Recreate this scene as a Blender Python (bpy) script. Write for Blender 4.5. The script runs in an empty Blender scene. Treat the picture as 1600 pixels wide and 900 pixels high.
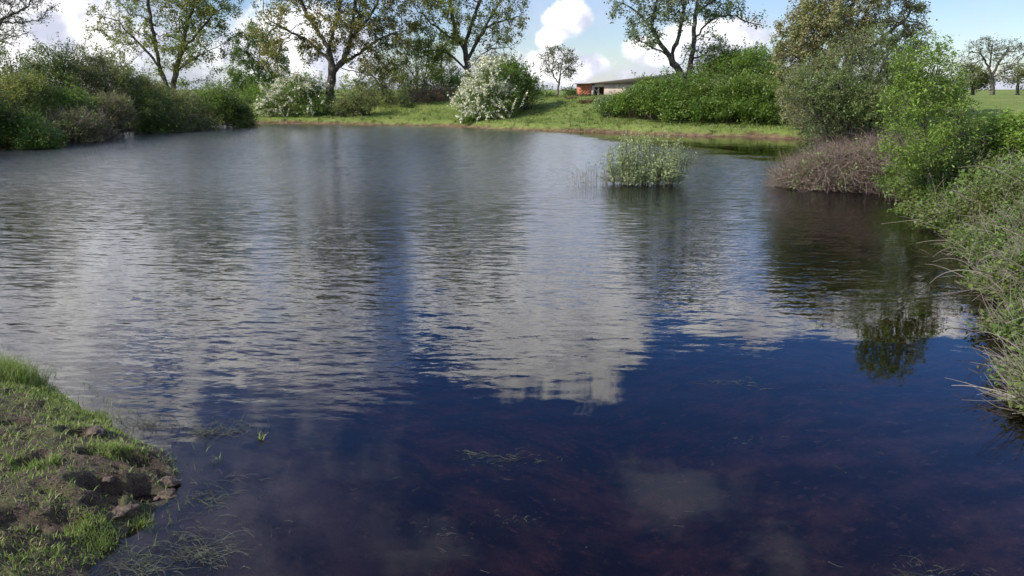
import bpy, math, random
import numpy as np
from mathutils import Vector
RNG = np.random.default_rng(7)
random.seed(7)
sc = bpy.context.scene
C = sc.collection
R = math.radians

# ------------------------------------------------------------------ camera
H = 2.2
FPX = 1209.0
PITCH = R(14.4)
cd = bpy.data.cameras.new('camera')
cd.sensor_width = 36
cd.lens = 36 * FPX / 1600
cd.clip_start = .05
cd.clip_end = 6000
cam = bpy.data.objects.new('camera', cd)
cam.location = (0, 0, H)
cam.rotation_euler = (math.pi / 2 - PITCH, 0, 0)
C.objects.link(cam)
sc.camera = cam

# ------------------------------------------------------------------ light
SUN_AZ, SUN_EL = -112.0, 38.0       # compass degrees from +Y (view direction), clockwise
sl = bpy.data.lights.new('sun', 'SUN')
sl.energy = 4.1
sl.angle = R(.5)
sl.color = (1, .95, .86)
so = bpy.data.objects.new('sun', sl)
C.objects.link(so)
sv = Vector((math.sin(R(SUN_AZ)) * math.cos(R(SUN_EL)), math.cos(R(SUN_AZ)) * math.cos(R(SUN_EL)), math.sin(R(SUN_EL))))
so.rotation_euler = sv.to_track_quat('Z', 'Y').to_euler()
sc.view_settings.view_transform = 'Standard'
sc.view_settings.look = 'None'
sc.view_settings.exposure = 0.52
sc.view_settings.gamma = 1
sc.cycles.use_denoising = True
sc.cycles.max_bounces = 10
sc.cycles.transparent_max_bounces = 16
sc.cycles.caustics_reflective = False
sc.cycles.caustics_refractive = False


# ------------------------------------------------------------------ node helper
class NT:
    def __init__(s, tree):
        s.t = tree
        s.n = tree.nodes
        s.l = tree.links

    def node(s, kind, **kw):
        n = s.n.new(kind)
        for k, v in kw.items():
            setattr(n, k, v)
        return n

    def put(s, sock, v):
        if v is None:
            return
        if isinstance(v, bpy.types.NodeSocket):
            s.l.new(v, sock)
        else:
            if isinstance(v, (tuple, list)) and len(v) == 3 and sock.type == 'RGBA':
                v = (*v, 1)
            sock.default_value = v

    def math(s, op, a, b=None, c=None, clamp=False):
        n = s.node('ShaderNodeMath', operation=op, use_clamp=clamp)
        s.put(n.inputs[0], a)
        s.put(n.inputs[1], b)
        s.put(n.inputs[2], c)
        return n.outputs[0]

    def vmath(s, op, a, b=None):
        n = s.node('ShaderNodeVectorMath', operation=op)
        s.put(n.inputs[0], a)
        s.put(n.inputs[1], b)
        return n.outputs[0]

    def xyz(s, x, y, z):
        n = s.node('ShaderNodeCombineXYZ')
        s.put(n.inputs[0], x); s.put(n.inputs[1], y); s.put(n.inputs[2], z)
        return n.outputs[0]

    def sep(s, v):
        n = s.node('ShaderNodeSeparateXYZ')
        s.put(n.inputs[0], v)
        return n.outputs

    def noise(s, vec, scale, detail=3, rough=.5, dist=0, out='Fac'):
        n = s.node('ShaderNodeTexNoise')
        s.put(n.inputs['Vector'], vec)
        n.inputs['Scale'].default_value = scale
        n.inputs['Detail'].default_value = detail
        n.inputs['Roughness'].default_value = rough
        n.inputs['Distortion'].default_value = dist
        return n.outputs[out]

    def step(s, v, a, b, to0=0., to1=1.):
        n = s.node('ShaderNodeMapRange', interpolation_type='SMOOTHSTEP')
        s.put(n.inputs[0], v)
        s.put(n.inputs[1], a); s.put(n.inputs[2], b)
        s.put(n.inputs[3], to0); s.put(n.inputs[4], to1)
        return n.outputs[0]

    def mix(s, f, a, b, mode='MIX'):
        n = s.node('ShaderNodeMix', data_type='RGBA', blend_type=mode)
        s.put(n.inputs[0], f)
        s.put(n.inputs[6], a); s.put(n.inputs[7], b)
        return n.outputs[2]

    def ramp(s, f, stops):
        n = s.node('ShaderNodeValToRGB')
        s.put(n.inputs[0], f)
        e = n.color_ramp.elements
        while len(e) < len(stops):
            e.new(.5)
        for i, (p, c) in enumerate(stops):
            e[i].position = p
            e[i].color = (*c, 1)
        return n.outputs[0]


# ------------------------------------------------------------------ world: sky with cumulus, some added out of view for fill light
w = bpy.data.worlds.new('World')
sc.world = w
w.use_nodes = True
k = NT(w.node_tree)
bg = w.node_tree.nodes['Background']
sky = k.node('ShaderNodeTexSky', sky_type='NISHITA', sun_disc=False)
sky.sun_elevation = R(SUN_EL)
sky.sun_rotation = R(SUN_AZ)
sky.air_density = 1.0
sky.dust_density = .25
sky.ozone_density = 2.0
tc = k.node('ShaderNodeTexCoord')
dvec = tc.outputs['Generated']
sx, sy, sz = k.sep(dvec)
el = k.math('MULTIPLY', k.math('ARCSINE', sz), 57.2958)
az = k.math('MULTIPLY', k.math('ARCTAN2', sx, sy), 57.2958)
wob1 = k.noise(k.vmath('ADD', dvec, (3.37, 1.91, 5.23)), 9, 6, .62)
wob2 = k.noise(k.vmath('ADD', dvec, (1.7, 4.4, 2.6)), 26, 5, .62)
wob = k.math('ADD', k.math('MULTIPLY', k.math('SUBTRACT', wob1, .5), 1.7), k.math('MULTIPLY', k.math('SUBTRACT', wob2, .5), 1.1))


def clouds(lst):
    tot = None
    for a0, e0, ra, re in lst:
        u = k.math('DIVIDE', k.math('SUBTRACT', az, a0), ra)
        v = k.math('DIVIDE', k.math('SUBTRACT', el, e0), re)
        d = k.math('SQRT', k.math('ADD', k.math('MULTIPLY', u, u), k.math('MULTIPLY', v, v)))
        m = k.math('SUBTRACT', 1.0, d)
        tot = m if tot is None else k.math('MAXIMUM', tot, m)
    return tot


# (azimuth, elevation, half width, half height) in degrees
white = clouds([(3.9, 4.6, 1.7, 1.7), (2.7, 3.4, 1.2, 1.0), (4.6, 1.6, 5.5, 1.6), (9.5, 2.6, 3.5, 1.3), (1.4, 16.2, 10.5, 5.9), (-4, 17.5, 5, 3.2), (6.5, 17.8, 5, 3.4), (2.6, 19.0, 7.5, 3.8),
                (16, 15.2, 6, 2.6), (-32, 3.0, 9, 3.4), (-15, 3, 7, 3), (14, 3.6, 5, 1.5), (-19, 15, 11, 5), (-31, 13, 10, 5.5),
                (-30, 21, 7, 3), (26, 14, 6, 3), (60, 12, 14, 5), (-70, 14, 16, 6), (105, 20, 18, 7), (-120, 22, 20, 8),
                (165, 16, 22, 7), (-170, 38, 35, 12), (130, 45, 26, 10), (-105, 62, 30, 8), (-140, 50, 20, 7), (0, 60, 25, 8), (70, 45, 18, 7)])  # high and rear clouds are unseen, several added to brighten the ambient fill
grey = clouds([(0, -.5, 70, 2.6), (150, -.5, 120, 3.0), (-110, -.5, 70, 3.0), (32, 6.9, 8, 1.7), (3, 1.2, 18, 1.6), (-29, 6.2, 9, 2.6), (12, 2.8, 6, 1.6), (4, 13, 18, 3.6), (-22, 10.5, 20, 4.5),
               (-14, 19, 10, 4), (6, 8.5, 22, 1.4), (28, 10.5, 9, 2),
               (-34, 17, 10, 7), (50, 22, 12, 4), (-60, 24, 20, 5), (120, 12, 30, 6), (-160, 14, 30, 8), (-95, 50, 24, 9)])
thin = clouds([(6, 6, 34, 6), (-32, 26, 22, 16), (14, 28.5, 6.5, 2.6), (22, 32, 5, 2.4), (-26, 25, 12, 3), (-8, 33, 6, 2), (40, 36, 10, 4)])
mt = k.math('MULTIPLY', k.step(k.math('ADD', thin, k.math('MULTIPLY', wob, 1.6)), -.1, 1.1), .36)
mw = k.step(k.math('ADD', white, wob), -.03, .34)
mg = k.step(k.math('ADD', grey, wob), -.1, .75)
gtone = k.mix(k.step(k.noise(dvec, 12, 4, .55), .35, .68), (6.6, 7.0, 8.6), (9.6, 9.8, 10.8))
wtone = k.mix(k.step(k.noise(dvec, 17, 4, .6), .3, .62), (6.6, 6.9, 8.2), (13.5, 13.4, 13.2))
wtone = k.mix(k.step(el, 4, 11), k.mix(1.0, wtone, (.72, .72, .74), 'MULTIPLY'), wtone)
tint = k.mix(k.step(el, 3, 17), (.80, .855, 1.02), (.44, .80, 1.36))
clear = k.mix(1.0, sky.outputs[0], tint, 'MULTIPLY')
gtone = k.mix(k.step(el, 3, 12), k.mix(1.0, gtone, (.58, .58, .62), 'MULTIPLY'), gtone)
col = k.mix(mt, clear, gtone)
col = k.mix(k.math('MULTIPLY', mg, .85), col, gtone)
col = k.mix(mw, col, wtone)
k.l.new(col, bg.inputs['Color'])
bg.inputs['Strength'].default_value = .10


# ------------------------------------------------------------------ geometry helpers
def pix(px, py, z=0.0):
    a = (px - 800) / FPX; b = (450 - py) / FPX
    d = (a, math.cos(PITCH) + b * math.sin(PITCH), -math.sin(PITCH) + b * math.cos(PITCH))
    t = (z - H) / d[2]
    return np.array((d[0] * t, d[1] * t, z))


def pixd(px, py, Y):
    a = (px - 800) / FPX; b = (450 - py) / FPX
    d = (a, math.cos(PITCH) + b * math.sin(PITCH), -math.sin(PITCH) + b * math.cos(PITCH))
    t = Y / d[1]
    return np.array((d[0] * t, Y, H + d[2] * t))


def sstep(v, a, b):
    t = np.clip((v - a) / (b - a), 0, 1)
    return t * t * (3 - 2 * t)


_perm = np.random.default_rng(3).permutation(4096)
_val = np.random.default_rng(4).random(4096)


def vnoise(x, y, s=1.0, seed=0):
    x = np.asarray(x) * s + seed * 17.13; y = np.asarray(y) * s + seed * 9.71
    xi = np.floor(x).astype(int); yi = np.floor(y).astype(int)
    fx = x - xi; fy = y - yi
    fx = fx * fx * (3 - 2 * fx); fy = fy * fy * (3 - 2 * fy)
    h = lambda a, b: _val[(_perm[a & 4095] + b * 57) & 4095]
    return (h(xi, yi) * (1 - fx) + h(xi + 1, yi) * fx) * (1 - fy) + (h(xi, yi + 1) * (1 - fx) + h(xi + 1, yi + 1) * fx) * fy


def fbm(x, y, s, o=4, seed=0):
    t = 0; a = 1; n = 0
    for i in range(o):
        t = t + a * vnoise(x, y, s * 2 ** i, seed + i); n += a; a *= .5
    return t / n


def mesh_np(name, V, F, smooth=False, mats=None, fm=None):
    """V (n,3); F list of int arrays (m,3) or (m,4)."""
    me = bpy.data.meshes.new(name)
    V = np.ascontiguousarray(V, dtype=np.float32)
    F = [f for f in F if len(f)]
    me.vertices.add(len(V)); me.vertices.foreach_set('co', V.ravel())
    idx = np.concatenate([f.ravel() for f in F]).astype(np.int32)
    tot = np.concatenate([np.full(len(f), f.shape[1]) for f in F]).astype(np.int32)
    st = np.concatenate([[0], np.cumsum(tot)[:-1]]).astype(np.int32)
    me.loops.add(len(idx)); me.loops.foreach_set('vertex_index', idx)
    me.polygons.add(len(tot)); me.polygons.foreach_set('loop_start', st); me.polygons.foreach_set('loop_total', tot)
    if smooth:
        me.polygons.foreach_set('use_smooth', np.ones(len(tot), dtype=bool))
    if fm is not None:
        me.polygons.foreach_set('material_index', fm.astype(np.int32))
    for m in (mats or []):
        me.materials.append(m)
    me.update(calc_edges=True)
    me.validate()
    return me


def link(name, me, parent=None, loc=(0, 0, 0), stuff=False):
    o = bpy.data.objects.new(name, me)
    C.objects.link(o)
    o.location = loc
    if parent is not None:
        o.parent = parent
    if stuff:
        o['kind'] = 'stuff'
    return o


def tag(o, label=None, cat=None, group=None, kind=None):
    if label: o['label'] = label
    if cat: o['category'] = cat
    if group: o['group'] = group
    if kind: o['kind'] = kind
    return o


def thing(name, label, cat, loc, group=None):
    o = bpy.data.objects.new(name, None)
    o.empty_display_size = .2
    C.objects.link(o)
    o.location = tuple(loc)
    return tag(o, label, cat, group)


def unit(v):
    return v / np.maximum(np.linalg.norm(v, axis=-1, keepdims=True), 1e-9)


def leaves(P, size, aspect=.5, up=.35, jitter=.4, fold=.18, droop=0.0, rng=RNG, out=None):
    """Folded rhombic leaves at P, each its own island."""
    n = len(P)
    d = rng.normal(size=(n, 3))
    d[:, 2] = d[:, 2] * .7 - droop
    if out is not None: d += out
    d = unit(d)
    nn = rng.normal(size=(n, 3)); nn[:, 2] += up * 3
    s = unit(np.cross(d, nn)); nn = np.cross(s, d)
    L = size * (.45 + 1.15 * rng.random(n) ** 1.4)[:, None]
    a = P - d * L * .5; b = P + d * L * .5
    m1 = P - d * L * .05 + s * L * aspect * .5 + nn * L * fold * .5
    m2 = P - d * L * .05 - s * L * aspect * .5 + nn * L * fold * .5
    V = np.stack([a, m1, b, m2], 1).reshape(-1, 3)
    i = np.arange(n)[:, None] * 4
    F = i + np.array([[0, 1, 2, 3]])
    return V, F


def curves(P0, P1, P2, r0, r1, seg=4, sides=3):
    """Tapered tubes along quadratic curves, all at once."""
    n = len(P0)
    t = np.linspace(0, 1, seg + 1)[None, :, None]
    A, B, Cc = P0[:, None], P1[:, None], P2[:, None]
    pts = (1 - t) ** 2 * A + 2 * (1 - t) * t * B + t * t * Cc
    tan = unit(2 * (1 - t) * (B - A) + 2 * t * (Cc - B) + 1e-6)
    ref = np.where(np.abs(tan[..., 2:3]) > .9, np.array([1., 0, 0]), np.array([0, 0, 1.]))
    u = unit(np.cross(tan, ref)); v = np.cross(tan, u)
    r0 = np.broadcast_to(np.asarray(r0, float), (n,)); r1 = np.broadcast_to(np.asarray(r1, float), (n,))
    rad = (r0[:, None] * (1 - t[..., 0]) + r1[:, None] * t[..., 0])
    ang = np.arange(sides) * 2 * math.pi / sides
    ring = pts[:, :, None] + rad[:, :, None, None] * (u[:, :, None] * np.cos(ang)[None, None, :, None] + v[:, :, None] * np.sin(ang)[None, None, :, None])
    V = ring.reshape(-1, 3)
    base = (np.arange(n) * (seg + 1) * sides)[:, None, None]
    s = (np.arange(seg) * sides)[None, :, None]
    j = np.arange(sides)[None, None, :]; j2 = (j + 1) % sides
    F = np.stack([base + s + j, base + s + j2, base + s + sides + j2, base + s + sides + j], -1).reshape(-1, 4)
    return V, F


def blades(P, L, wdt, lean=.5, rng=RNG, bias=(0, 0)):
    """Grass blades: bent two segment strips ending in a point."""
    n = len(P)
    a = rng.random(n) * 2 * math.pi
    side = np.stack([np.cos(a), np.sin(a), np.zeros(n)], 1)
    b = rng.random(n) * 2 * math.pi
    ln = lean * rng.random(n)
    dirv = np.stack([np.cos(b) * ln + bias[0], np.sin(b) * ln + bias[1], np.ones(n)], 1)
    L = (L * (0.5 + rng.random(n)))[:, None]
    w2 = (wdt * (.7 + .6 * rng.random(n)))[:, None] * .5
    mid = P + unit(dirv) * L * .55
    d2 = dirv.copy(); d2[:, :2] *= 2.4
    tip = mid + unit(d2) * L * .5
    V = np.stack([P - side * w2, P + side * w2, mid + side * w2 * .8, mid - side * w2 * .8, tip], 1).reshape(-1, 3)
    i = np.arange(n)[:, None] * 5
    return V, i + np.array([[0, 1, 2, 3]]), i + np.array([[3, 2, 4]])


def join(parts):
    """parts: list of (V, [F...]) -> V, [F...]"""
    Vs, Fs, off = [], [], 0
    for V, F in parts:
        Vs.append(V)
        for f in F:
            Fs.append(f + off)
        off += len(V)
    return np.concatenate(Vs), Fs


# ------------------------------------------------------------------ materials
def new_mat(name):
    m = bpy.data.materials.new(name)
    m.use_nodes = True
    return m, NT(m.node_tree), m.node_tree.nodes['Principled BSDF']


def leaf_mat(name, cols, trans=.35, rough=.55, big=.5, bigcol=None):
    m, k, b = new_mat(name)
    g = k.node('ShaderNodeNewGeometry')
    stops = [(i / (len(cols) - 1), c) for i, c in enumerate(cols)]
    c = k.ramp(g.outputs['Random Per Island'], stops)
    if bigcol:
        n = k.noise(g.outputs['Position'], big, 3, .6)
        c = k.mix(k.step(n, .42, .66), c, k.mix(.75, c, bigcol))
    b.inputs['Roughness'].default_value = rough
    k.put(b.inputs['Base Color'], c)
    b.inputs['Specular IOR Level'].default_value = .35
    t = k.node('ShaderNodeBsdfTranslucent')
    k.put(t.inputs[0], k.mix(.5, c, (.22, .30, .03)))
    mx = k.node('ShaderNodeMixShader')
    mx.inputs[0].default_value = trans
    k.l.new(b.outputs[0], mx.inputs[1]); k.l.new(t.outputs[0], mx.inputs[2])
    out = [n for n in k.n if n.type == 'OUTPUT_MATERIAL'][0]
    k.l.new(mx.outputs[0], out.inputs[0])
    return m


def bark_mat(name, c1, c2, scale=6, lichen=None):
    m, k, b = new_mat(name)
    tcn = k.node('ShaderNodeTexCoord')
    v = k.vmath('MULTIPLY', tcn.outputs['Object'], (1, 1, .25))
    n = k.noise(v, scale, 5, .65)
    c = k.mix(k.step(n, .35, .65), c1, c2)
    if lichen:
        c = k.mix(k.step(k.noise(tcn.outputs['Object'], 3.1, 4, .6), .5, .62), c, lichen)
    k.put(b.inputs['Base Color'], c)
    b.inputs['Roughness'].default_value = .9
    bp = k.node('ShaderNodeBump')
    bp.inputs['Strength'].default_value = .6; bp.inputs['Distance'].default_value = .03
    k.put(bp.inputs['Height'], n)
    k.l.new(bp.outputs[0], b.inputs['Normal'])
    return m


def twig_mat(name, cols, rough=.8):
    m, k, b = new_mat(name)
    g = k.node('ShaderNodeNewGeometry')
    k.put(b.inputs['Base Color'], k.ramp(g.outputs['Random Per Island'], [(i / (len(cols) - 1), c) for i, c in enumerate(cols)]))
    b.inputs['Roughness'].default_value = rough
    return m


M = {}
M['leaf_spring'] = leaf_mat('spring_leaf', [(0.145, 0.189, 0.043), (0.246, 0.290, 0.072), (0.319, 0.334, 0.116), (0.189, 0.261, 0.072)], .5, bigcol=(0.290, 0.246, 0.072))
M['leaf_bud'] = leaf_mat('budding_leaf', [(0.189, 0.176, 0.054), (0.297, 0.270, 0.095), (0.270, 0.216, 0.095), (0.203, 0.243, 0.068)], .5, bigcol=(0.324, 0.230, 0.068))
M['leaf_fresh'] = leaf_mat('fresh_leaf', [(0.104, 0.182, 0.033), (0.156, 0.260, 0.052), (0.208, 0.312, 0.065)], .5, bigcol=(0.078, 0.143, 0.039))
M['leaf_grey'] = leaf_mat('grey_green_leaf', [(0.149, 0.196, 0.115), (0.230, 0.276, 0.172), (0.276, 0.310, 0.196), (0.138, 0.196, 0.081)], .42)
M['leaf_silver'] = leaf_mat('silvery_willow_leaf', [(.26, .32, .12), (.36, .42, .20), (.44, .48, .28), (.24, .32, .10)], .35)
M['leaf_russet'] = leaf_mat('russet_leaf', [(.26, .22, .12), (.36, .31, .17), (.30, .30, .13), (.42, .35, .20)], .35, big=.7, bigcol=(.26, .28, .10))
M['leaf_willow'] = leaf_mat('willow_leaf', [(0.160, 0.224, 0.072), (0.240, 0.320, 0.112), (0.320, 0.384, 0.160), (0.176, 0.256, 0.064)], .45, big=1.6, bigcol=(0.208, 0.208, 0.096))
M['leaf_bright'] = leaf_mat('bright_leaf', [(.17, .27, .04), (.25, .38, .06), (.30, .42, .09), (.20, .31, .05)], .45, big=1.2, bigcol=(.15, .24, .04))
M['leaf_bramble'] = leaf_mat('bramble_leaf', [(.05, .11, .02), (.10, .20, .035), (.20, .30, .055), (.08, .15, .025)], .4, .42, big=.55, bigcol=(.20, .25, .06))
M['leaf_bank'] = leaf_mat('bank_leaf', [(0.084, 0.144, 0.030), (0.144, 0.228, 0.048), (0.204, 0.300, 0.072), (0.120, 0.180, 0.048)], .42, .5, big=1.1, bigcol=(0.180, 0.180, 0.072))
M['leaf_dark'] = leaf_mat('dark_leaf', [(0.045, 0.083, 0.022), (0.083, 0.135, 0.038), (0.112, 0.173, 0.045)], .42, big=.6, bigcol=(0.120, 0.135, 0.060))
M['leaf_olive'] = leaf_mat('olive_leaf', [(0.112, 0.144, 0.048), (0.176, 0.208, 0.080), (0.208, 0.240, 0.096)], .42, big=.6, bigcol=(0.208, 0.176, 0.096))
M['leaf_dull'] = leaf_mat('dull_leaf', [(0.140, 0.154, 0.098), (0.210, 0.224, 0.140), (0.182, 0.182, 0.126)], .2)
M['leaf_brown'] = leaf_mat('brown_leaf', [(0.140, 0.084, 0.049), (0.224, 0.140, 0.084), (0.168, 0.140, 0.056)], .2)
M['blossom'] = leaf_mat('white_blossom', [(.84, .80, .62), (.70, .68, .46), (.85, .83, .72)], .25)
M['bark'] = bark_mat('dark_bark', (.030, .024, .018), (.085, .070, .055), 7, (.14, .14, .10))
M['bark_pale'] = bark_mat('pale_bark', (.09, .075, .055), (.20, .17, .14), 7)
M['twig_brown'] = twig_mat('brown_twigs', [(0.127, 0.086, 0.069), (0.241, 0.172, 0.138), (0.322, 0.253, 0.207), (0.172, 0.115, 0.086)])
M['twig_grey'] = twig_mat('dead_twigs', [(0.150, 0.120, 0.098), (0.255, 0.210, 0.173), (0.315, 0.277, 0.232), (0.195, 0.143, 0.105)])
M['twig_dark'] = twig_mat('dark_twigs', [(.05, .035, .028), (.10, .075, .06)])
M['grass'] = leaf_mat('grass_blades', [(0.132, 0.209, 0.033), (0.198, 0.286, 0.055), (0.242, 0.297, 0.088), (0.286, 0.275, 0.121)], .4, .6)
M['grass_near'] = leaf_mat('near_grass_blades', [(0.125, 0.200, 0.037), (0.200, 0.300, 0.056), (0.300, 0.350, 0.112), (0.375, 0.338, 0.188)], .35, .6)
M['weed'] = leaf_mat('water_weed_strands', [(0.084, 0.096, 0.060), (0.144, 0.150, 0.102), (0.072, 0.078, 0.042)], .1, .5)

# ground: grass above, bare red soil at the water's edge, brown bed under water
m, k, b = new_mat('pasture_and_soil')
g = k.node('ShaderNodeNewGeometry')
px_, py_, pz_ = k.sep(g.outputs['Position'])
pos = g.outputs['Position']
n1 = k.noise(pos, .35, 5, .6); n2 = k.noise(pos, 3.5, 5, .7); n3 = k.noise(pos, 14, 4, .65)
grass = k.mix(k.step(n1, .36, .64), (.115, .175, .030), (.17, .215, .05))
grass = k.mix(k.step(n2, .42, .75), grass, (.235, .225, .085))
grass = k.mix(k.step(n3, .5, .8), grass, (.07, .12, .022))
soil = k.mix(k.step(n2, .3, .7), (.085, .052, .032), (.20, .135, .08))
hz = k.math('ADD', pz_, k.math('MULTIPLY', k.math('SUBTRACT', n2, .5), .55))
hz = k.math('ADD', hz, k.math('MULTIPLY', k.math('SUBTRACT', n1, .5), .45))
c = k.mix(k.step(hz, .02, .26), soil, grass)
bed = k.mix(k.step(k.noise(pos, 2.4, 6, .65), .40, .68), (.07, .034, .024), (.27, .125, .08))
bed = k.mix(k.step(k.noise(pos, 9, 4, .6), .55, .75), bed, (.36, .19, .12))
c = k.mix(k.step(pz_, -.02, .03), bed, c)
k.put(b.inputs['Base Color'], c)
b.inputs['Roughness'].default_value = .95
b.inputs['Specular IOR Level'].default_value = .15
bp = k.node('ShaderNodeBump'); bp.inputs['Strength'].default_value = .7; bp.inputs['Distance'].default_value = .12
k.put(bp.inputs['Height'], k.math('ADD', n2, k.math('MULTIPLY', n3, .4)))
k.l.new(bp.outputs[0], b.inputs['Normal'])
M['ground'] = m

# near bank: trampled wet mud with moss
m, k, b = new_mat('trampled_mud')
g = k.node('ShaderNodeNewGeometry'); pos = g.outputs['Position']
pz_ = k.sep(pos)[2]
n1 = k.noise(pos, 2.2, 5, .65); n2 = k.noise(pos, 11, 6, .7); n3 = k.noise(pos, 85, 6, .75)
mud = k.mix(k.step(n2, .32, .68), (.055, .036, .025), (.165, .115, .080))
mud = k.mix(k.step(n3, .5, .7), mud, (.30, .22, .165))
mud = k.mix(k.step(n3, .47, .36), mud, (.030, .020, .014))
moss = k.mix(n3, (.075, .095, .022), (.20, .22, .06))
c = k.mix(k.math('MULTIPLY', k.step(k.math('ADD', k.math('MULTIPLY', n1, .6), k.math('MULTIPLY', n2, .6)), .60, .72), .6), mud, moss)
wet = k.step(k.math('ADD', pz_, k.math('MULTIPLY', k.math('SUBTRACT', n2, .5), .05)), .075, .0)
c = k.mix(k.math('MULTIPLY', wet, .55), c, (.045, .026, .018))
bed = k.mix(k.step(k.noise(pos, 2.4, 6, .65), .40, .68), (.07, .034, .024), (.27, .125, .08))
bed = k.mix(k.step(k.noise(pos, 9, 4, .6), .55, .75), bed, (.36, .19, .12))
dtip = k.node('ShaderNodeVectorMath', operation='DISTANCE')
k.put(dtip.inputs[0], pos); dtip.inputs[1].default_value = (-1.45, 3.85, 0)
silt = k.math('MULTIPLY', k.step(dtip.outputs['Value'], 1.15, .25), k.step(n1, .3, .55))
bed = k.mix(k.math('MULTIPLY', silt, .85), bed, (.60, .36, .27))
c = k.mix(k.step(pz_, -.03, -.005), bed, c)
k.put(b.inputs['Base Color'], c)
k.put(b.inputs['Roughness'], k.math('SUBTRACT', .95, k.math('MULTIPLY', wet, .45)))
bp = k.node('ShaderNodeBump'); bp.inputs['Strength'].default_value = 1.0; bp.inputs['Distance'].default_value = .05
k.put(bp.inputs['Height'], k.math('ADD', n2, k.math('MULTIPLY', n3, .7)))
k.l.new(bp.outputs[0], b.inputs['Normal'])
M['mud'] = m

# water: Fresnel mirror over clear tea-brown water; ripples as a slope field
m, k, b = new_mat('pond_water')
k.n.remove(b)
out = [n for n in k.n if n.type == 'OUTPUT_MATERIAL'][0]
g = k.node('ShaderNodeNewGeometry'); pos = g.outputs['Position']
x, y, z = k.sep(pos)


def rot(kk, x, y, deg):
    c_, s_ = math.cos(R(deg)), math.sin(R(deg))
    return (kk.math('ADD', kk.math('MULTIPLY', x, c_), kk.math('MULTIPLY', y, s_)),
            kk.math('ADD', kk.math('MULTIPLY', x, -s_), kk.math('MULTIPLY', y, c_)))


def slopes(deg, sx_, sy_, seed, detail=2):
    u, v = rot(k, x, y, deg)
    vec = k.xyz(k.math('MULTIPLY', u, sx_), k.math('MULTIPLY', v, sy_), seed)
    o = k.noise(vec, 1.0, detail, .5, 0, 'Color')
    r_ = k.sep(o)
    return k.math('SUBTRACT', r_[0], .5), k.math('SUBTRACT', r_[1], .5)


# wind reaches the open middle; the near corner and the sheltered inlet lie calm
warp = k.math('MULTIPLY', k.math('SUBTRACT', k.noise(k.xyz(k.math('MULTIPLY', x, .35), k.math('MULTIPLY', y, .5), 3), 1, 3, .55), .5), 1.0)
near = k.step(k.math('ADD', k.math('ADD', y, k.math('MULTIPLY', x, -.42)), k.math('MULTIPLY', warp, 5)), 4.2, 8.5)
inlet = k.step(k.math('ADD', k.math('ADD', k.math('MULTIPLY', x, .9), k.math('MULTIPLY', y, .35)), k.math('MULTIPLY', warp, 4)), 17.5, 15.5)
patch = k.step(k.noise(k.xyz(k.math('MULTIPLY', x, .13), k.math('MULTIPLY', y, .09), 11), 1, 3, .5), .3, .62, .62, 1.0)
fetch = k.math('ADD', 1.0, k.math('MULTIPLY', k.step(y, 9, 30), 2.0))
amp = k.math('MULTIPLY', k.math('MULTIPLY', near, k.math('ADD', k.math('MULTIPLY', inlet, .93), .07)), patch)
a1x, a1y = slopes(3, 2.2, 14., 1.0)
a2x, a2y = slopes(-18, 4.0, 24., 5.0)
a3x, a3y = slopes(12, 11., 55., 9.0, 3)


def swell(deg, lam, ph, seed):
    u, v = rot(k, x, y, deg)
    n_ = k.noise(k.xyz(k.math('MULTIPLY', u, .55), k.math('MULTIPLY', v, .8), seed), 1, 3, .55)
    m_ = k.step(k.noise(k.xyz(k.math('MULTIPLY', u, .8), k.math('MULTIPLY', v, 1.6), seed + 4), 1, 2, .5), .3, .65, .25, 1.0)
    return k.math('MULTIPLY', k.math('SINE', k.math('ADD', k.math('MULTIPLY', v, 6.2832 / lam), k.math('MULTIPLY', n_, ph))), m_)


w1 = swell(5, .155, 26, 31.0)
w2 = swell(-13, .23, 20, 37.0)
calmx, calmy = slopes(6, .9, 5.0, 21.0, 2)
SY = k.math('ADD', k.math('ADD', k.math('MULTIPLY', a1y, .18), k.math('MULTIPLY', a2y, .19)), k.math('MULTIPLY', a3y, .22))
SY = k.math('ADD', SY, k.math('ADD', k.math('MULTIPLY', w1, .022), k.math('MULTIPLY', w2, .016)))
SX = k.math('ADD', k.math('ADD', k.math('MULTIPLY', a1x, .05), k.math('MULTIPLY', a2x, .05)), k.math('MULTIPLY', a3x, .05))
amp = k.math('MULTIPLY', amp, fetch)
SY = k.math('ADD', k.math('MULTIPLY', SY, amp), k.math('ADD', k.math('MULTIPLY', calmy, .030), k.math('MULTIPLY', w2, .0022)))
SX = k.math('ADD', k.math('MULTIPLY', SX, amp), k.math('MULTIPLY', calmx, .016))
nrm = k.vmath('NORMALIZE', k.xyz(SX, SY, 1.0))
fr = k.node('ShaderNodeFresnel'); fr.inputs['IOR'].default_value = 1.333
k.l.new(nrm, fr.inputs['Normal'])
gl = k.node('ShaderNodeBsdfGlossy'); 
gl.inputs['Color'].default_value = (1, 1, 1, 1)
k.l.new(nrm, gl.inputs['Normal'])
# ripples too fine to draw one by one roughen the mirror out where the wind reaches
k.put(gl.inputs['Roughness'], k.math('ADD', .012, k.math('MULTIPLY', k.math('MULTIPLY', k.step(y, 5.5, 20), k.math('ADD', k.math('MULTIPLY', inlet, .9), .1)), .185)))
tr = k.node('ShaderNodeBsdfTransparent'); tr.inputs[0].default_value = (.92, .90, .88, 1)
mx = k.node('ShaderNodeMixShader')
k.l.new(fr.outputs[0], mx.inputs[0]); k.l.new(tr.outputs[0], mx.inputs[1]); k.l.new(gl.outputs[0], mx.inputs[2])
k.l.new(mx.outputs[0], out.inputs[0])
va = k.node('ShaderNodeVolumeAbsorption'); va.inputs['Color'].default_value = (.66, .34, .26, 1); va.inputs['Density'].default_value = .85
k.l.new(va.outputs[0], out.inputs[1])
M['water'] = m

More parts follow.
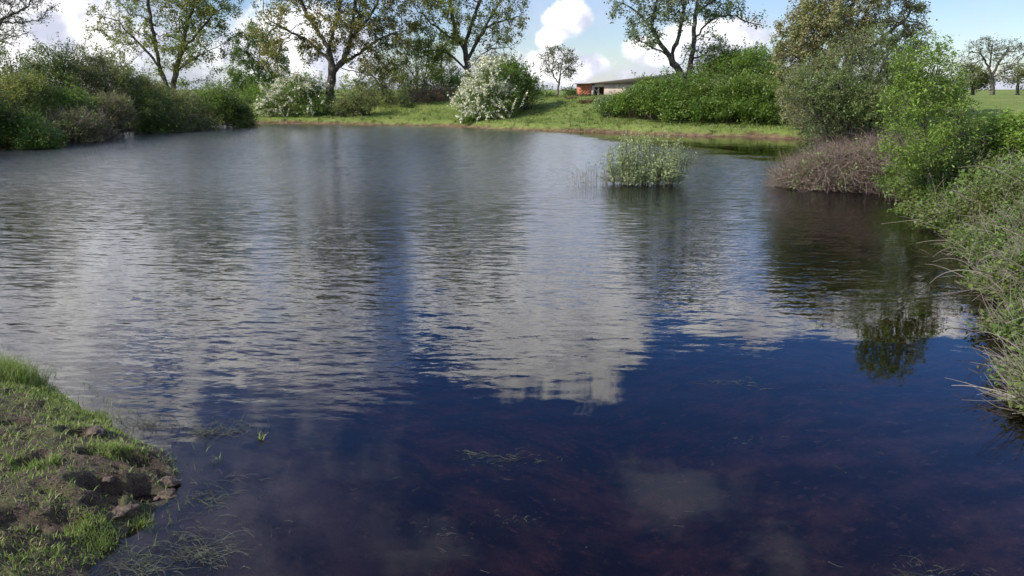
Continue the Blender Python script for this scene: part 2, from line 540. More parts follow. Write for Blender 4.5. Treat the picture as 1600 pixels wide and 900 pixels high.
# ------------------------------------------------------------------ pond outline and ground height
shore_px = [(130, 900), (190, 835), (245, 785), (272, 745), (258, 712), (205, 688), (140, 655), (80, 615), (30, 588), (0, 577)]
sh = [tuple(pix(*q)[:2]) for q in shore_px]
sh += [(-6.0, 7.4), (-10, 10.5), (-16.5, 16), (-19.5, 22)]
sh += [tuple(pix(*q)[:2] - np.array((.8, 0))) for q in [(0, 238), (60, 229), (110, 223), (200, 208), (300, 200), (345, 196)]]
sh += [tuple(pix(*q)[:2]) for q in [(400, 193), (500, 194), (600, 196), (680, 197.5), (720, 199),
                                    (800, 203), (870, 205), (950, 207.5), (1020, 210), (1100, 213), (1170, 214), (1230, 217)]]
sh += [(15, 33.5), (15.5, 29.5), (13.6, 25.5), (10.2, 22.4), (8.1, 20.6), (7.3, 19.2), (7.5, 18.2), (8.2, 17.4), (8.9, 16.6),
       (8.8, 14.6), (7.7, 12.0), (6.6, 9.5), (5.6, 7.5), (4.7, 6.1), (4.05, 4.9), (3.6, 3.8), (3.1, 2.4), (1.9, 1.5), (.4, 1.1), (-.9, 1.5), (-1.7, 2.3)]
sh = np.array(sh)
dense = []
N_ = len(sh)
for i in range(N_):
    p0, p1, p2, p3 = sh[i - 1], sh[i], sh[(i + 1) % N_], sh[(i + 2) % N_]
    for j in range(5):
        t = j / 5
        dense.append(.5 * ((2 * p1) + (p2 - p0) * t + (2 * p0 - 5 * p1 + 4 * p2 - p3) * t * t + (3 * p1 - p0 - 3 * p2 + p3) * t ** 3))
dense = np.array(dense)
SEG_A = dense; SEG_B = np.roll(dense, -1, 0)


def signed(x, y):
    """distance to the shoreline, + on land"""
    x = np.asarray(x, float); y = np.asarray(y, float)
    shp = x.shape
    X = x.ravel(); Y = y.ravel()
    out_ = np.empty(len(X))
    for s in range(0, len(X), 20000):
        q = np.stack([X[s:s + 20000], Y[s:s + 20000]], 1)[:, None]
        ab = SEG_B - SEG_A
        ap = q - SEG_A
        t = np.clip((ap * ab).sum(-1) / (ab ** 2).sum(-1), 0, 1)
        d = np.sqrt(((ap - ab * t[..., None]) ** 2).sum(-1)).min(1)
        c1 = (SEG_A[:, 1] > q[..., 1]) != (SEG_B[:, 1] > q[..., 1])
        xi = SEG_A[:, 0] + (q[..., 1] - SEG_A[:, 1]) / np.where(np.abs(ab[:, 1]) < 1e-9, 1e-9, ab[:, 1]) * ab[:, 0]
        ins = (c1 & (q[..., 0] < xi)).sum(1) % 2 == 1
        out_[s:s + 20000] = np.where(ins, -d, d)
    return out_.reshape(shp)


def ground_z(x, y, sd=None):
    x = np.asarray(x, float); y = np.asarray(y, float)
    if sd is None: sd = signed(x, y)
    n_s = fbm(x, y, .9, 4, 1); n_b = fbm(x, y, .12, 3, 5)
    sdn = sd + (n_s - .5) * 1.4 * sstep(y, 14, 26)
    far = .36 * sstep(sdn, -.1, .9) + 1.1 * sstep(sd, 1.5, 15) + .5 * (n_b - .5) * sstep(sd, 2, 8) + .10 * (n_s - .5) * sstep(sd, .4, 2)
    far += .55 * np.exp(-(((x + 6.5) / 4.5) ** 2 + ((y - 60) / 5) ** 2))
    far += .8 * np.exp(-(((x - 13) / 8) ** 2 + ((y - 52) / 7) ** 2))
    nearz = .035 + .10 * sstep(sd, 0, .5) + .065 * np.clip(sd, 0, 5) + .03 * (n_s - .5)
    wn = sstep(y, 15, 9) * sstep(x, 3, .5)
    land = far * (1 - wn) + nearz * wn
    shal = sstep(y, 13, 7) * sstep(x, 4.5, 2.5)
    dep = -.04 - .52 * np.clip(-sd, 0, 1.3) ** .85 * .34 / .52 - .22 * np.clip(-sd - .6, 0, 6) - .02 * (n_s - .5) * 2
    dep2 = -.03 - .21 * np.clip(-sd, 0, 2.2) - .26 * np.clip(-sd - 2.2, 0, 6) - .10 * (n_s - .5)
    dep = dep * (1 - shal) + dep2 * shal
    dep = np.minimum(dep + .10 * np.exp(-(((x + 1.4) / .6) ** 2 + ((y - 3.8) / .9) ** 2)), np.maximum(dep, -.045))
    t = sstep(sd, -.16, .16)
    z = dep * (1 - t) + land * t
    d = np.hypot(x, y)
    return z + 1.5 * (fbm(x, y, .006, 3, 9) - .5) * sstep(d, 120, 400)


def gz(x, y):
    return float(ground_z(np.array([x]), np.array([y]))[0])


def lines(lo, hi, stp, far, gr=1.13):
    a = list(np.arange(lo, hi + 1e-6, stp))
    s = stp
    while a[-1] < far: s *= gr; a.append(a[-1] + s)
    s = stp
    while a[0] > -far: s *= gr; a.insert(0, a[0] - s)
    return np.array(a)


def crumb(x, y):
    return (fbm(x, y, 7, 4, 60) - .5) * .8 + (fbm(x, y, 24, 3, 70) - .5) * .8


MUDX = (-6.6, -.2); MUDY = (1.6, 8.0)


def mud_w(x, y):
    return sstep(x, MUDX[0], MUDX[0] + .5) * sstep(x, MUDX[1], MUDX[1] - .5) * sstep(y, MUDY[0], MUDY[0] + .3) * sstep(y, MUDY[1], MUDY[1] - .5)


gx = lines(-28, 28, .28, 2500); gy = lines(-3, 66, .28, 2500)
X, Y = np.meshgrid(gx, gy)
Z = ground_z(X, Y) - .07 * mud_w(X, Y)
V = np.stack([X, Y, Z], -1).reshape(-1, 3)
nx, ny = len(gx), len(gy)
ii = (np.arange(ny - 1)[:, None] * nx + np.arange(nx - 1)[None]).ravel()
F = np.stack([ii, ii + 1, ii + nx + 1, ii + nx], 1)
o = link('ground', mesh_np('ground', V, [F], True, [M['ground']]))
tag(o, kind='structure')

# near bank, finely modelled, with hoof prints
mx_ = np.arange(MUDX[0], MUDX[1], .017); my_ = np.arange(MUDY[0], MUDY[1], .017)
X, Y = np.meshgrid(mx_, my_)
sdm = signed(X, Y)
Wm = mud_w(X, Y)
lump = fbm(X, Y, 3.2, 5, 40) - .5
fine = crumb(X, Y)
rough_ = sstep(sdm, -.12, .15)
prints = np.zeros_like(X)
pr = [tuple(pix(*q, .05)[:2]) + r_ for q, r_ in [((185, 778), (.20, .09, .16, .3)), ((215, 735), (.15, .07, .13, .2)), ((232, 765), (.10, .06, .11, -.2)),
                                                ((165, 800), (.09, .06, .07, .8)), ((120, 700), (.10, .08, .05, .2)), ((60, 760), (.12, .09, .06, 1.2)), ((90, 840), (.13, .08, .06, .6)),
                                                ((30, 690), (.1, .08, .05, .1)), ((150, 740), (.09, .06, .06, .4)), ((20, 850), (.15, .1, .07, .3))]]
for (cx, cy, ra, rb, dp, an) in pr:
    u = (X - cx) * math.cos(an) + (Y - cy) * math.sin(an); v = -(X - cx) * math.sin(an) + (Y - cy) * math.cos(an)
    q = np.sqrt((u / ra) ** 2 + (v / rb) ** 2) + lump * .5
    prints += -dp * sstep(q, 1.0, .62) + dp * .18 * np.exp(-((q - 1.22) / .2) ** 2)


def mud_z(X, Y, sd, lump, fine, prints, W):
    rr = sstep(sd, -.12, .15)
    return ground_z(X, Y, sd) + (lump * .045 + fine * .065 + prints) * (.25 + .75 * rr) * W - .08 * (1 - W) + .03 * rr * W


Zm = mud_z(X, Y, sdm, lump, fine, prints, Wm)
V = np.stack([X, Y, Zm], -1).reshape(-1, 3)
nx, ny = len(mx_), len(my_)
ii = (np.arange(ny - 1)[:, None] * nx + np.arange(nx - 1)[None]).ravel()
keep = sdm.ravel()[ii] > -1.6
F = np.stack([ii, ii + 1, ii + nx + 1, ii + nx], 1)[keep]
o = link('muddy_bank', mesh_np('muddy_bank', V, [F], True, [M['mud']]))
tag(o, kind='structure')

# water body: closed box cut to the pond's rectangle, its skirts buried in the banks
wx = (-21.5, 17.0); wy = (.55, 55.0)
V = np.array([(a, b_, c_) for c_ in (-4.5, 0) for b_ in wy for a in wx], float)
F = np.array([(4, 5, 7, 6), (0, 2, 3, 1), (0, 1, 5, 4), (1, 3, 7, 5), (3, 2, 6, 7), (2, 0, 4, 6)])
o = link('pond_water', mesh_np('pond_water', V, [F], False, [M['water']]))
tag(o, kind='structure')


# ------------------------------------------------------------------ trees
def colonize(P, par, attr, D, dk, iters, rng, trop=.12):
    P = [np.array(p, float) for p in P]; par = list(par)
    arr = np.array(P)
    dist = np.full(len(attr), 1e9); near_ = np.zeros(len(attr), int)
    for s in range(len(arr)):
        d = np.linalg.norm(attr - arr[s], axis=1); u = d < dist
        dist[u] = d[u]; near_[u] = s
    alive = dist > dk
    for it in range(iters):
        if not alive.any(): break
        a = attr[alive]; nn = near_[alive]
        acc = np.zeros((len(P), 3)); np.add.at(acc, nn, unit(a - np.array(P)[nn]))
        ids = np.unique(nn)
        new0 = len(P)
        for i in ids:
            d = acc[i]
            d = d / max(np.linalg.norm(d), 1e-6) + rng.normal(size=3) * .22 + np.array((0, 0, trop * .3))
            P.append(P[i] + d / np.linalg.norm(d) * D); par.append(int(i))
        newp = np.array(P[new0:])
        dm = np.linalg.norm(attr[:, None] - newp[None], axis=2)
        j = dm.argmin(1); dmin = dm[np.arange(len(attr)), j]
        u = dmin < dist
        dist[u] = dmin[u]; near_[u] = j[u] + new0
        alive &= dist > dk
        if len(P) > 5200: break
    return np.array(P), np.array(par)


def densify(pts, D, wob, rng):
    out_ = [pts[0]]
    # round the corners, then let the limb wander a little
    for _ in range(1):
        q = [pts[0]]
        for a, b_ in zip(pts[:-1], pts[1:]):
            q += [a * .75 + b_ * .25, a * .25 + b_ * .75]
        pts = q + [pts[-1]]
    for a, b_ in zip(pts[:-1], pts[1:]):
        n = max(1, int(round(np.linalg.norm(b_ - a) / D)))
        for j in range(1, n + 1):
            p = a + (b_ - a) * j / n
            if j < n: p = p + rng.normal(size=3) * wob
            out_.append(p)
    return out_


def tree(name, label, cat, d, limbs, crown, trunk_r, n_attr=1000, D=.34, dk=.42, leafn=12000, leafsize=.13, leafmat='leaf_spring', bark='bark',
         expo=1.95, twigs=3, twiglen=.45, seed=1, group=None, aspect=.7, spread=.13, base_z=None, tipr=None, flower=None, extra_low=None):
    """limbs: polylines [(px,py,depth offset)], first one is the trunk; crown: ellipsoids (px,py,rx,ry,depth offset,depth radius)."""
    rng = np.random.default_rng(seed)
    sc_ = d / FPX
    L = [[pixd(q[0], q[1], d + (q[2] if len(q) > 2 else 0)) for q in lm] for lm in limbs]
    b0 = L[0][0]
    g0 = gz(b0[0], b0[1])
    root_z = min(g0 - .1, b0[2]) if base_z is None else base_z
    base = np.array((b0[0], b0[1], root_z))
    if b0[2] - root_z > D: L[0].insert(0, base)
    else: L[0][0] = base
    P = []; par = []
    for li, pts in enumerate(L):
        pp = densify(pts, D, D * .16, rng)
        if li == 0:
            prev = -1; s = 0
        else:
            q = np.array(P); prev = int(np.linalg.norm(q - pp[0], axis=1).argmin()); s = 1 if np.linalg.norm(q[prev] - pp[0]) < D else 0
        for p in pp[s:]:
            P.append(p); par.append(prev); prev = len(P) - 1
    # attractors in the crown, biased to its shell, lumpy
    A = []
    vol = np.array([c[2] * c[3] * c[5] for c in crown], float); vol /= vol.sum()
    for c, v in zip(crown, vol):
        n = int(n_attr * v) + 5
        u = unit(rng.normal(size=(n, 3))) * (rng.random((n, 1)) ** .42)
        cen = pixd(c[0], c[1], d + c[4])
        A.append(cen + u * np.array((c[2] * sc_, c[5], c[3] * sc_)))
    A = np.concatenate(A)
    lum = fbm(A[:, 0] + A[:, 1] * .7, A[:, 2] + A[:, 1] * .5, .55, 2, seed) 
    A = A[lum > .36]
    P, par = colonize(P, par, A, D, dk, 70, rng)
    n = len(P)
    kids = np.zeros(n, int); np.add.at(kids, par[par >= 0], 1)
    acc = np.zeros(n)
    for i in range(n - 1, -1, -1):
        if kids[i] == 0: acc[i] = 1
        if par[i] >= 0: acc[par[i]] += acc[i]
    rad = acc ** (1 / expo)
    tr_ = tipr or .0135
    rad = tr_ + (trunk_r - tr_) * (rad - 1) / (rad[0] - 1)
    # butt flare
    hgt = P[:, 2] - base[2]
    rad = rad * (1 + .5 * np.exp(-np.clip(hgt, 0, 9) / .35) * (rad > trunk_r * .6))
    P = P - base
    # chains
    children = [[] for _ in range(n)]
    for i in range(n):
        if par[i] >= 0: children[par[i]].append(i)
    Vs, Fs, off = [], [], 0
    stack = [(0, -1)]
    while stack:
        i, pr_ = stack.pop()
        ch = [pr_] if pr_ >= 0 else []
        j = i
        while True:
            ch.append(j)
            if not children[j]: break
            cs = sorted(children[j], key=lambda q: -acc[q])
            for o_ in cs[1:]: stack.append((o_, j))
            j = cs[0]
        pts = P[ch]; rr = rad[ch].copy()
        if pr_ >= 0: rr[0] = min(rr[0], rr[1] * 1.25)
        if len(pts) < 2: continue
        sides = 8 if rr.max() > .09 else (5 if rr.max() > .03 else 3)
        tan = unit(np.gradient(pts, axis=0))
        ref = np.array((1., 0, 0)) if abs(tan[0][0]) < .8 else np.array((0, 1., 0))
        u = unit(np.cross(tan, ref)); v = np.cross(tan, u)
        ang = np.arange(sides) * 2 * math.pi / sides
        knob = 1 + .12 * rng.normal(size=(len(pts), sides, 1)) * (sides == 8)
        ring = pts[:, None] + rr[:, None, None] * knob * (u[:, None] * np.cos(ang)[None, :, None] + v[:, None] * np.sin(ang)[None, :, None])
        Vs.append(ring.reshape(-1, 3))
        s = (np.arange(len(pts) - 1) * sides)[:, None]; jj = np.arange(sides)[None]; j2 = (jj + 1) % sides
        Fs.append(np.stack([s + jj, s + j2, s + sides + j2, s + sides + jj], -1).reshape(-1, 4) + off)
        off += len(pts) * sides
    # twigs and leaves
    tips = np.where((acc <= 3) & (np.arange(n) > len(L[0])))[0]
    q = np.repeat(tips, twigs)
    d0 = unit(P[q] - P[np.maximum(par[q], 0)])
    dr = unit(d0 + rng.normal(size=(len(q), 3)) * .75 + np.array((0, 0, .15)))
    ln = twiglen * (.4 + rng.random((len(q), 1)) * .9)
    t0 = P[q]; t2 = t0 + dr * ln; t1 = (t0 + t2) / 2 + rng.normal(size=t0.shape) * ln * .15
    Vt, Ft = curves(t0, t1, t2, tr_ * .8, tr_ * .35, 2, 3)
    V_, F_ = join([(np.concatenate(Vs), [np.concatenate(Fs)]), (Vt, [Ft])])
    root = thing(name, label, cat, base, group)
    link('trunk', mesh_np('trunk', V_, F_, True, [M[bark]]), root)
    if leafn:
        # clumps: some twigs are full of leaves, others nearly bare
        wgt = .10 + sstep(vnoise(t2[:, 0] + t2[:, 1], t2[:, 2] - t2[:, 1] * .4, 1.3, seed), .3, .75)
        wgt *= (.4 + rng.random(len(wgt)))
        pick = rng.choice(len(q), leafn, p=wgt / wgt.sum())
        t = rng.random((leafn, 1)) ** .6
        LP = t0[pick] * (1 - t) + t2[pick] * t + rng.normal(size=(leafn, 3)) * spread
        LP[:, 2] = np.maximum(LP[:, 2], g0 - base[2] + .1)
        Vl, Fl = leaves(LP, leafsize, aspect, rng=rng, droop=.15, up=.6)
        link('crown', mesh_np('crown', Vl, [Fl], False, [M[leafmat]]), root, stuff=True)
    return root


# ------------------------------------------------------------------ shrubs
def shrub(name, label, cat, blobs, n_leaf=6000, size=.12, leafmat='leaf_olive', n_stem=150, stem_r=.012, stemmat='twig_dark', seed=1, group=None,
          shell=.62, clump=.16, aspect=.6, n_clump=None, flower=0, flower_size=.1, flower_side=None, spikes=0, spikelen=.5, spikemat='twig_brown', arch=0, archlen=1.2, base=None, spike_up=.4, core=True):
    """blobs: (x,y,z,rx,ry,rz) ellipsoids in world metres."""
    rng = np.random.default_rng(seed)
    B = np.array(blobs, float)
    vol = (B[:, 3] * B[:, 4] * B[:, 5]) ** .75; vol /= vol.sum()
    bx_ = float((B[:, 0] * vol).sum()); by_ = float((B[:, 1] * vol).sum())
    bz_ = gz(bx_, by_) if base is None else base
    org = np.array((bx_, by_, bz_))

    def sample(n, lo, hi):
        bi = rng.choice(len(B), n, p=vol)
        u = unit(rng.normal(size=(n, 3)))
        u[:, 2] = np.where(u[:, 2] < -.75, -u[:, 2], u[:, 2])
        lum = fbm(u[:, 0] * 2 + u[:, 1] + bi * 3.1, u[:, 2] * 2 - u[:, 1] + bi, 1.7, 3, seed)
        r_ = (lo + (hi - lo) * rng.random(n)) * (.42 + 1.16 * lum)
        return B[bi, :3] + u * r_[:, None] * B[bi, 3:6], u, bi

    def clampz(p, off=.04):
        zz = ground_z(p[:, 0], p[:, 1])
        p[:, 2] = np.maximum(p[:, 2], np.maximum(zz, 0) + off * (1 + rng.random(len(p))))
        return p

    root = thing(name, label, cat, org, group)
    mr = float(B[:, 3:6].mean())
    nc = n_clump or max(20, n_leaf // 34)
    cen, cu, cb = sample(nc, shell, 1.02)
    cen = clampz(cen)
    stems = []
    if n_stem:
        tgt, tu, tb = sample(n_stem, .5, 1.0)
        s0 = B[tb, :3] + rng.normal(size=(n_stem, 3)) * B[tb, 3:6] * .28
        zz = ground_z(s0[:, 0], s0[:, 1])
        s0[:, 2] = np.minimum(zz, B[tb, 2]) - .05
        tgt = clampz(tgt)
        mid = (s0 + tgt) / 2 + np.array((0, 0, 1)) * B[tb, 5:6] * .25 + rng.normal(size=s0.shape) * .1 * mr
        stems.append(curves(s0 - org, mid - org, tgt - org, stem_r * (.6 + .8 * rng.random(n_stem)), stem_r * .3, 5, 3))
    if stems:
        V_, F_ = join([(a, [f_]) for a, f_ in stems])
        link('stem', mesh_np('stem', V_, F_, True, [M[stemmat]]), root, stuff=True)
    if n_leaf:
        wgt = .12 + rng.random(nc) ** 1.8
        pick = rng.choice(nc, n_leaf, p=wgt / wgt.sum())
        LP = cen[pick] + rng.normal(size=(n_leaf, 3)) * clump
        # loose leafy shoots that break the outline
        nsh = max(14, n_leaf // 260)
        q0, qu, _ = sample(nsh, .8, 1.0)
        q0 = clampz(q0)
        qd = unit(qu * .8 + rng.normal(size=qu.shape) * .4 + np.array((0, 0, .75)))
        ql = mr * (.18 + .5 * rng.random((nsh, 1)) ** 1.6)
        q2 = q0 + qd * ql; q1 = (q0 + q2) / 2 + rng.normal(size=q0.shape) * ql * .12
        sv_, sf_ = curves(q0 - org, q1 - org, q2 - org, stem_r * .6, stem_r * .25, 4, 3)
        link('shoot', mesh_np('shoot', sv_, [sf_], True, [M[stemmat]]), root, stuff=True)
        m_ = nsh * 26
        si = rng.integers(0, nsh, m_); st_ = rng.random((m_, 1))
        SP = (1 - st_) ** 2 * q0[si] + 2 * st_ * (1 - st_) * q1[si] + st_ ** 2 * q2[si] + rng.normal(size=(m_, 3)) * clump * .35
        LP = np.concatenate([LP, SP])
        # inner leaves so that nothing shines straight through
        if core:
            ni = n_leaf // 4
            ip, _, _ = sample(ni, .25, .8)
            LP = np.concatenate([LP, ip])
        LP = clampz(LP)
        Vl, Fl = leaves(LP - org, size, aspect, rng=rng, up=.8)
        link('foliage', mesh_np('foliage', Vl, [Fl], False, [M[leafmat]]), root, stuff=True)
    if spikes:
        p0, u, bi = sample(spikes, .55, .95)
        p0 = clampz(p0)
        dr = unit(u * .7 + rng.normal(size=u.shape) * .85 + np.array((0, 0, spike_up)))
        ln = spikelen * (.4 + rng.random((spikes, 1)) * .9)
        p2 = p0 + dr * ln; p1 = (p0 + p2) / 2 + rng.normal(size=p0.shape) * ln * .16
        p2 = clampz(p2, .02)
        Vs, Fs = curves(p0 - org, p1 - org, p2 - org, stem_r * .55, stem_r * .22, 3, 3)
        link('twig', mesh_np('twig', Vs, [Fs], True, [M[spikemat]]), root, stuff=True)
    if arch:
        p0, u, bi = sample(arch, .5, .85)
        p0 = clampz(p0)
        h_ = unit(u * np.array((.6, .6, .2)) + rng.normal(size=u.shape) * .75)
        ln = archlen * (.5 + rng.random((arch, 1)))
        p1 = p0 + h_ * ln * .5 + np.array((0, 0, 1)) * ln * .32 * rng.random((arch, 1)) + rng.normal(size=p0.shape) * ln * .1
        p2 = p0 + h_ * ln + np.array((0, 0, -1)) * ln * .18
        p2 = clampz(p2, .02)
        Vs, Fs = curves(p0 - org, p1 - org, p2 - org, stem_r * .7, stem_r * .3, 7, 4)
        o_ = link('dead_stem', mesh_np('dead_stem', Vs, [Fs], True, [M['twig_grey']]), root, stuff=True)
    if flower:
        cf, fu, _ = sample(max(30, flower // 30), .86, 1.08)
        if flower_side is not None:
            s_ = np.array(flower_side, float)
            keepf = (fu @ s_ + rng.normal(size=len(fu)) * .35) > .05
            cf = cf[keepf]
        cf = clampz(cf, .1)
        pk = rng.integers(0, len(cf), flower)
        dirs = unit(rng.normal(size=(len(cf), 3)))
        FP = cf[pk] + dirs[pk] * rng.normal(size=(flower, 1)) * clump * 1.9 + rng.normal(size=(flower, 3)) * clump * .28
        Vl, Fl = leaves(FP - org, flower_size, .9, rng=rng)
        link('blossom', mesh_np('blossom', Vl, [Fl], False, [M['blossom']]), root, stuff=True)
    return root


def blob(px, py, rx, ry, d, rd=None):
    c_ = pixd(px, py, d); s = d / FPX
    return (c_[0], c_[1], c_[2], rx * s, rd if rd else rx * s, ry * s)


# ------------------------------------------------------------------ trees of the far bank
TG = 'tall trees behind the far bank'
tree('tree', 'sparse leafy tree rising behind the left hedge, forked near its base', 'tree', 62,
     [[(268, 150), (272, 128), (276, 105), (283, 80), (290, 50), (300, 15), (310, -30)], [(268, 148), (255, 120), (240, 92), (222, 72), (205, 55)], [(276, 110), (298, 96), (325, 80), (352, 66)],
      [(250, 110), (243, 70), (235, 30), (230, -20)], [(283, 80), (310, 50), (335, 20)], [(268, 140), (300, 128), (330, 122)]],
     [(255, 20, 70, 80, 0, 3.4), (310, 10, 65, 75, 0, 3.2), (190, 55, 50, 55, 0, 2.6), (350, 60, 36, 42, 1, 2), (300, 90, 60, 35, 0, 2.5), (265, -50, 75, 40, 0, 3)],
     .27, n_attr=1950, leafn=39588, leafmat='leaf_spring', seed=11, group=TG)
tree('tree', 'big dark trunked tree with yellowish spring leaves beside the left white hawthorn', 'tree', 57,
     [[(514, 170), (515, 150), (517, 130), (520, 112), (518, 95), (513, 75), (522, 45), (532, 8), (540, -40)], [(520, 112), (536, 95), (547, 65), (551, 35), (556, -10), (565, -50)],
      [(518, 98), (500, 80), (478, 62), (455, 50), (428, 36)], [(538, 96), (560, 84), (590, 62), (625, 48)], [(528, 106), (560, 112), (590, 122), (605, 140)], [(513, 75), (490, 40), (470, 5), (455, -30)], [(548, 60), (580, 25), (600, -20)]],
     [(470, 25, 75, 75, 0, 3.4), (550, 0, 90, 80, 0, 3.8), (605, 50, 55, 60, 0, 2.6), (450, 80, 50, 40, -1, 2.4), (580, 98, 40, 28, 0, 2.0), (510, -60, 90, 40, 0, 3.5)],
     .31, n_attr=2470, leafn=44768, leafmat='leaf_bud', seed=12, group=TG, D=.33)
tree('tree', 'tall rounded tree with green spring leaves right behind the central white hawthorn', 'tree', 60,
     [[(731, 150), (731, 125), (730, 100), (726, 70), (736, 40), (748, 5), (755, -40)], [(731, 112), (712, 92), (695, 80), (668, 79), (655, 85)], [(730, 95), (745, 65), (762, 35), (780, 5)],
      [(728, 80), (712, 55), (705, 20), (700, -20)], [(732, 108), (748, 88), (768, 76), (795, 74)], [(724, 70), (700, 55), (680, 40)], [(756, 45), (785, 32), (812, 25)]],
     [(720, 5, 68, 70, 0, 3.2), (770, 15, 52, 58, 0, 2.8), (680, 50, 45, 48, 0, 2.6), (790, 40, 34, 36, 0, 2), (735, -45, 70, 40, 0, 3), (670, 0, 40, 50, 0, 2)],
     .27, n_attr=2080, leafn=29116, leafmat='leaf_spring', seed=13, group=TG)
tree('tree', 'open crowned twin trunked tree growing out of the bramble mound', 'tree', 47,
     [[(1066, 125), (1060, 108), (1046, 88), (1030, 66), (1018, 42), (1000, 22), (980, 8), (962, 2)], [(1074, 124), (1080, 95), (1084, 65), (1085, 35), (1090, 0), (1098, -40)],
      [(1048, 90), (1060, 60), (1066, 30), (1072, -5), (1070, -40)], [(1084, 62), (1100, 40), (1120, 26), (1145, 22), (1165, 34), (1192, 40)], [(1078, 92), (1105, 86), (1138, 92)],
      [(1046, 88), (1020, 74), (996, 62)], [(1018, 42), (1025, 12), (1030, -25)], [(1088, 20), (1115, 0), (1140, -25)], [(1066, 100), (1080, 70), (1105, 50)]],
     [(1000, 15, 42, 34, 0, 2.0), (1055, -5, 55, 50, 0, 2.4), (1110, 0, 52, 48, 0, 2.2), (1155, 30, 40, 16, 0, 1.2), (1010, 62, 30, 22, 0, 1.4), (1115, 78, 42, 22, 0, 1.6), (1080, -45, 60, 34, 0, 2.4)],
     .24, n_attr=1235, leafn=18635, leafsize=.13, leafmat='leaf_grey', seed=14, group=TG, D=.3, dk=.42, twigs=2)
tree('tree', 'huge densely twigged russet tree behind the willow on the right', 'tree', 36,
     [[(1322, 205), (1322, 150), (1325, 100), (1328, 50), (1332, 0), (1335, -40)], [(1323, 130), (1295, 95), (1268, 70), (1245, 60)], [(1326, 110), (1360, 75), (1395, 45), (1420, 25)],
      [(1326, 80), (1300, 35), (1280, 0)], [(1328, 70), (1355, 20), (1370, -20)], [(1322, 150), (1280, 135), (1240, 130)], [(1322, 145), (1365, 130), (1400, 120)]],
     [(1310, 40, 85, 70, 0, 2.6), (1262, 85, 55, 60, 0, 2.0), (1380, 50, 62, 60, 0, 2.2), (1330, -20, 85, 40, 0, 2.6), (1265, 150, 50, 50, 0, 1.7), (1390, 120, 50, 50, 0, 2)],
     .26, n_attr=2990, leafn=93150, leafsize=.085, leafmat='leaf_russet', bark='bark_pale', seed=15, D=.24, dk=.29, twigs=3, twiglen=.32, spread=.09)
tree('tree', 'small lone pale tree standing left of the brick building', 'tree', 86,
     [[(871, 148), (873, 130), (876, 112), (880, 92), (882, 80)], [(873, 132), (862, 112), (852, 95)], [(875, 118), (888, 105), (896, 95)], [(862, 112), (866, 92), (864, 82)]],
     [(858, 98, 17, 22, 0, 1.4), (886, 100, 19, 24, 0, 1.4), (872, 88, 18, 14, 0, 1.4)], .12, n_attr=546, leafn=3901, leafsize=.15, leafmat='leaf_dull', bark='bark_pale', seed=16, D=.26, dk=.3, twigs=2, tipr=.014)
tree('tree', 'bare spreading tree at the upper left edge, nearly leafless', 'tree', 46,
     [[(-40, 160), (-36, 110), (-28, 75), (-15, 50), (5, 30), (28, 18), (45, 10)], [(-30, 80), (-12, 66), (15, 58), (42, 52)], [(-20, 58), (-14, 25), (0, -10), (10, -40)], [(-36, 110), (-70, 70), (-90, 20)], [(2, 34), (25, 38), (50, 33)]],
     [(0, 30, 66, 38, 0, 2.4), (30, 0, 44, 38, 0, 2), (-60, 30, 60, 70, 0, 2.6), (-10, -35, 70, 40, 0, 2.6)], .22, n_attr=1170, leafn=6885, leafsize=.085, leafmat='leaf_dull', bark='bark', seed=17, D=.27, dk=.34, twigs=4, twiglen=.5)
tree('tree', 'slim light green tree between the forked tree and the dark trunked one', 'tree', 68,
     [[(402, 150), (403, 120), (405, 90), (407, 62)], [(403, 125), (392, 100), (385, 80)], [(404, 115), (418, 95), (424, 78)], [(402, 142), (385, 120), (372, 108)]],
     [(392, 95, 34, 40, 0, 2), (420, 90, 30, 38, 0, 2), (405, 60, 28, 28, 0, 1.8), (385, 130, 35, 20, 0, 2)], .12, n_attr=975, leafn=15147, leafmat='leaf_fresh', bark='bark_pale', seed=18, D=.3, dk=.38)
for (sx_, lab, sd_, mt, lm, cr) in [
    (604, 'thin leaning young tree right of the dark trunked tree', 21, 'leaf_spring', [[(606, 168), (600, 150), (596, 130), (604, 105), (610, 90)], [(598, 138), (584, 120), (572, 108)], [(601, 118), (620, 105)]], [(585, 115, 28, 30, 0, 2), (615, 105, 25, 32, 0, 1.8)]),
    (655, 'upright young tree on the grassy knoll with two thin stems', 22, 'leaf_fresh', [[(655, 165), (652, 140), (650, 110), (652, 80)], [(653, 160), (662, 130), (668, 100), (665, 75)], [(651, 125), (635, 105)]], [(640, 110, 30, 34, 0, 2), (668, 105, 28, 36, 0, 1.8), (650, 75, 22, 20, 0, 1.5)]),
    (688, 'straight slender tree standing left of the tall rounded tree', 23, 'leaf_spring', [[(690, 150), (690, 120), (690, 90), (690, 60)], [(690, 115), (700, 95)], [(690, 105), (680, 90)]], [(690, 75, 24, 26, 0, 1.5), (695, 112, 28, 20, 0, 1.5)]),
    (762, 'thin pole like tree between the hawthorn and the rounded tree', 24, 'leaf_dull', [[(762, 150), (762, 120), (762, 95), (761, 70)], [(762, 105), (775, 90)], [(762, 100), (752, 86)]], [(768, 95, 30, 22, 0, 1.5)])]:
    tree('young_tree', lab, 'tree', 66, lm, cr, .085, n_attr=546, leafn=4131 if mt != 'leaf_dull' else 900, leafmat=mt, seed=sd_, D=.3, dk=.38, group='young trees on the far bank')
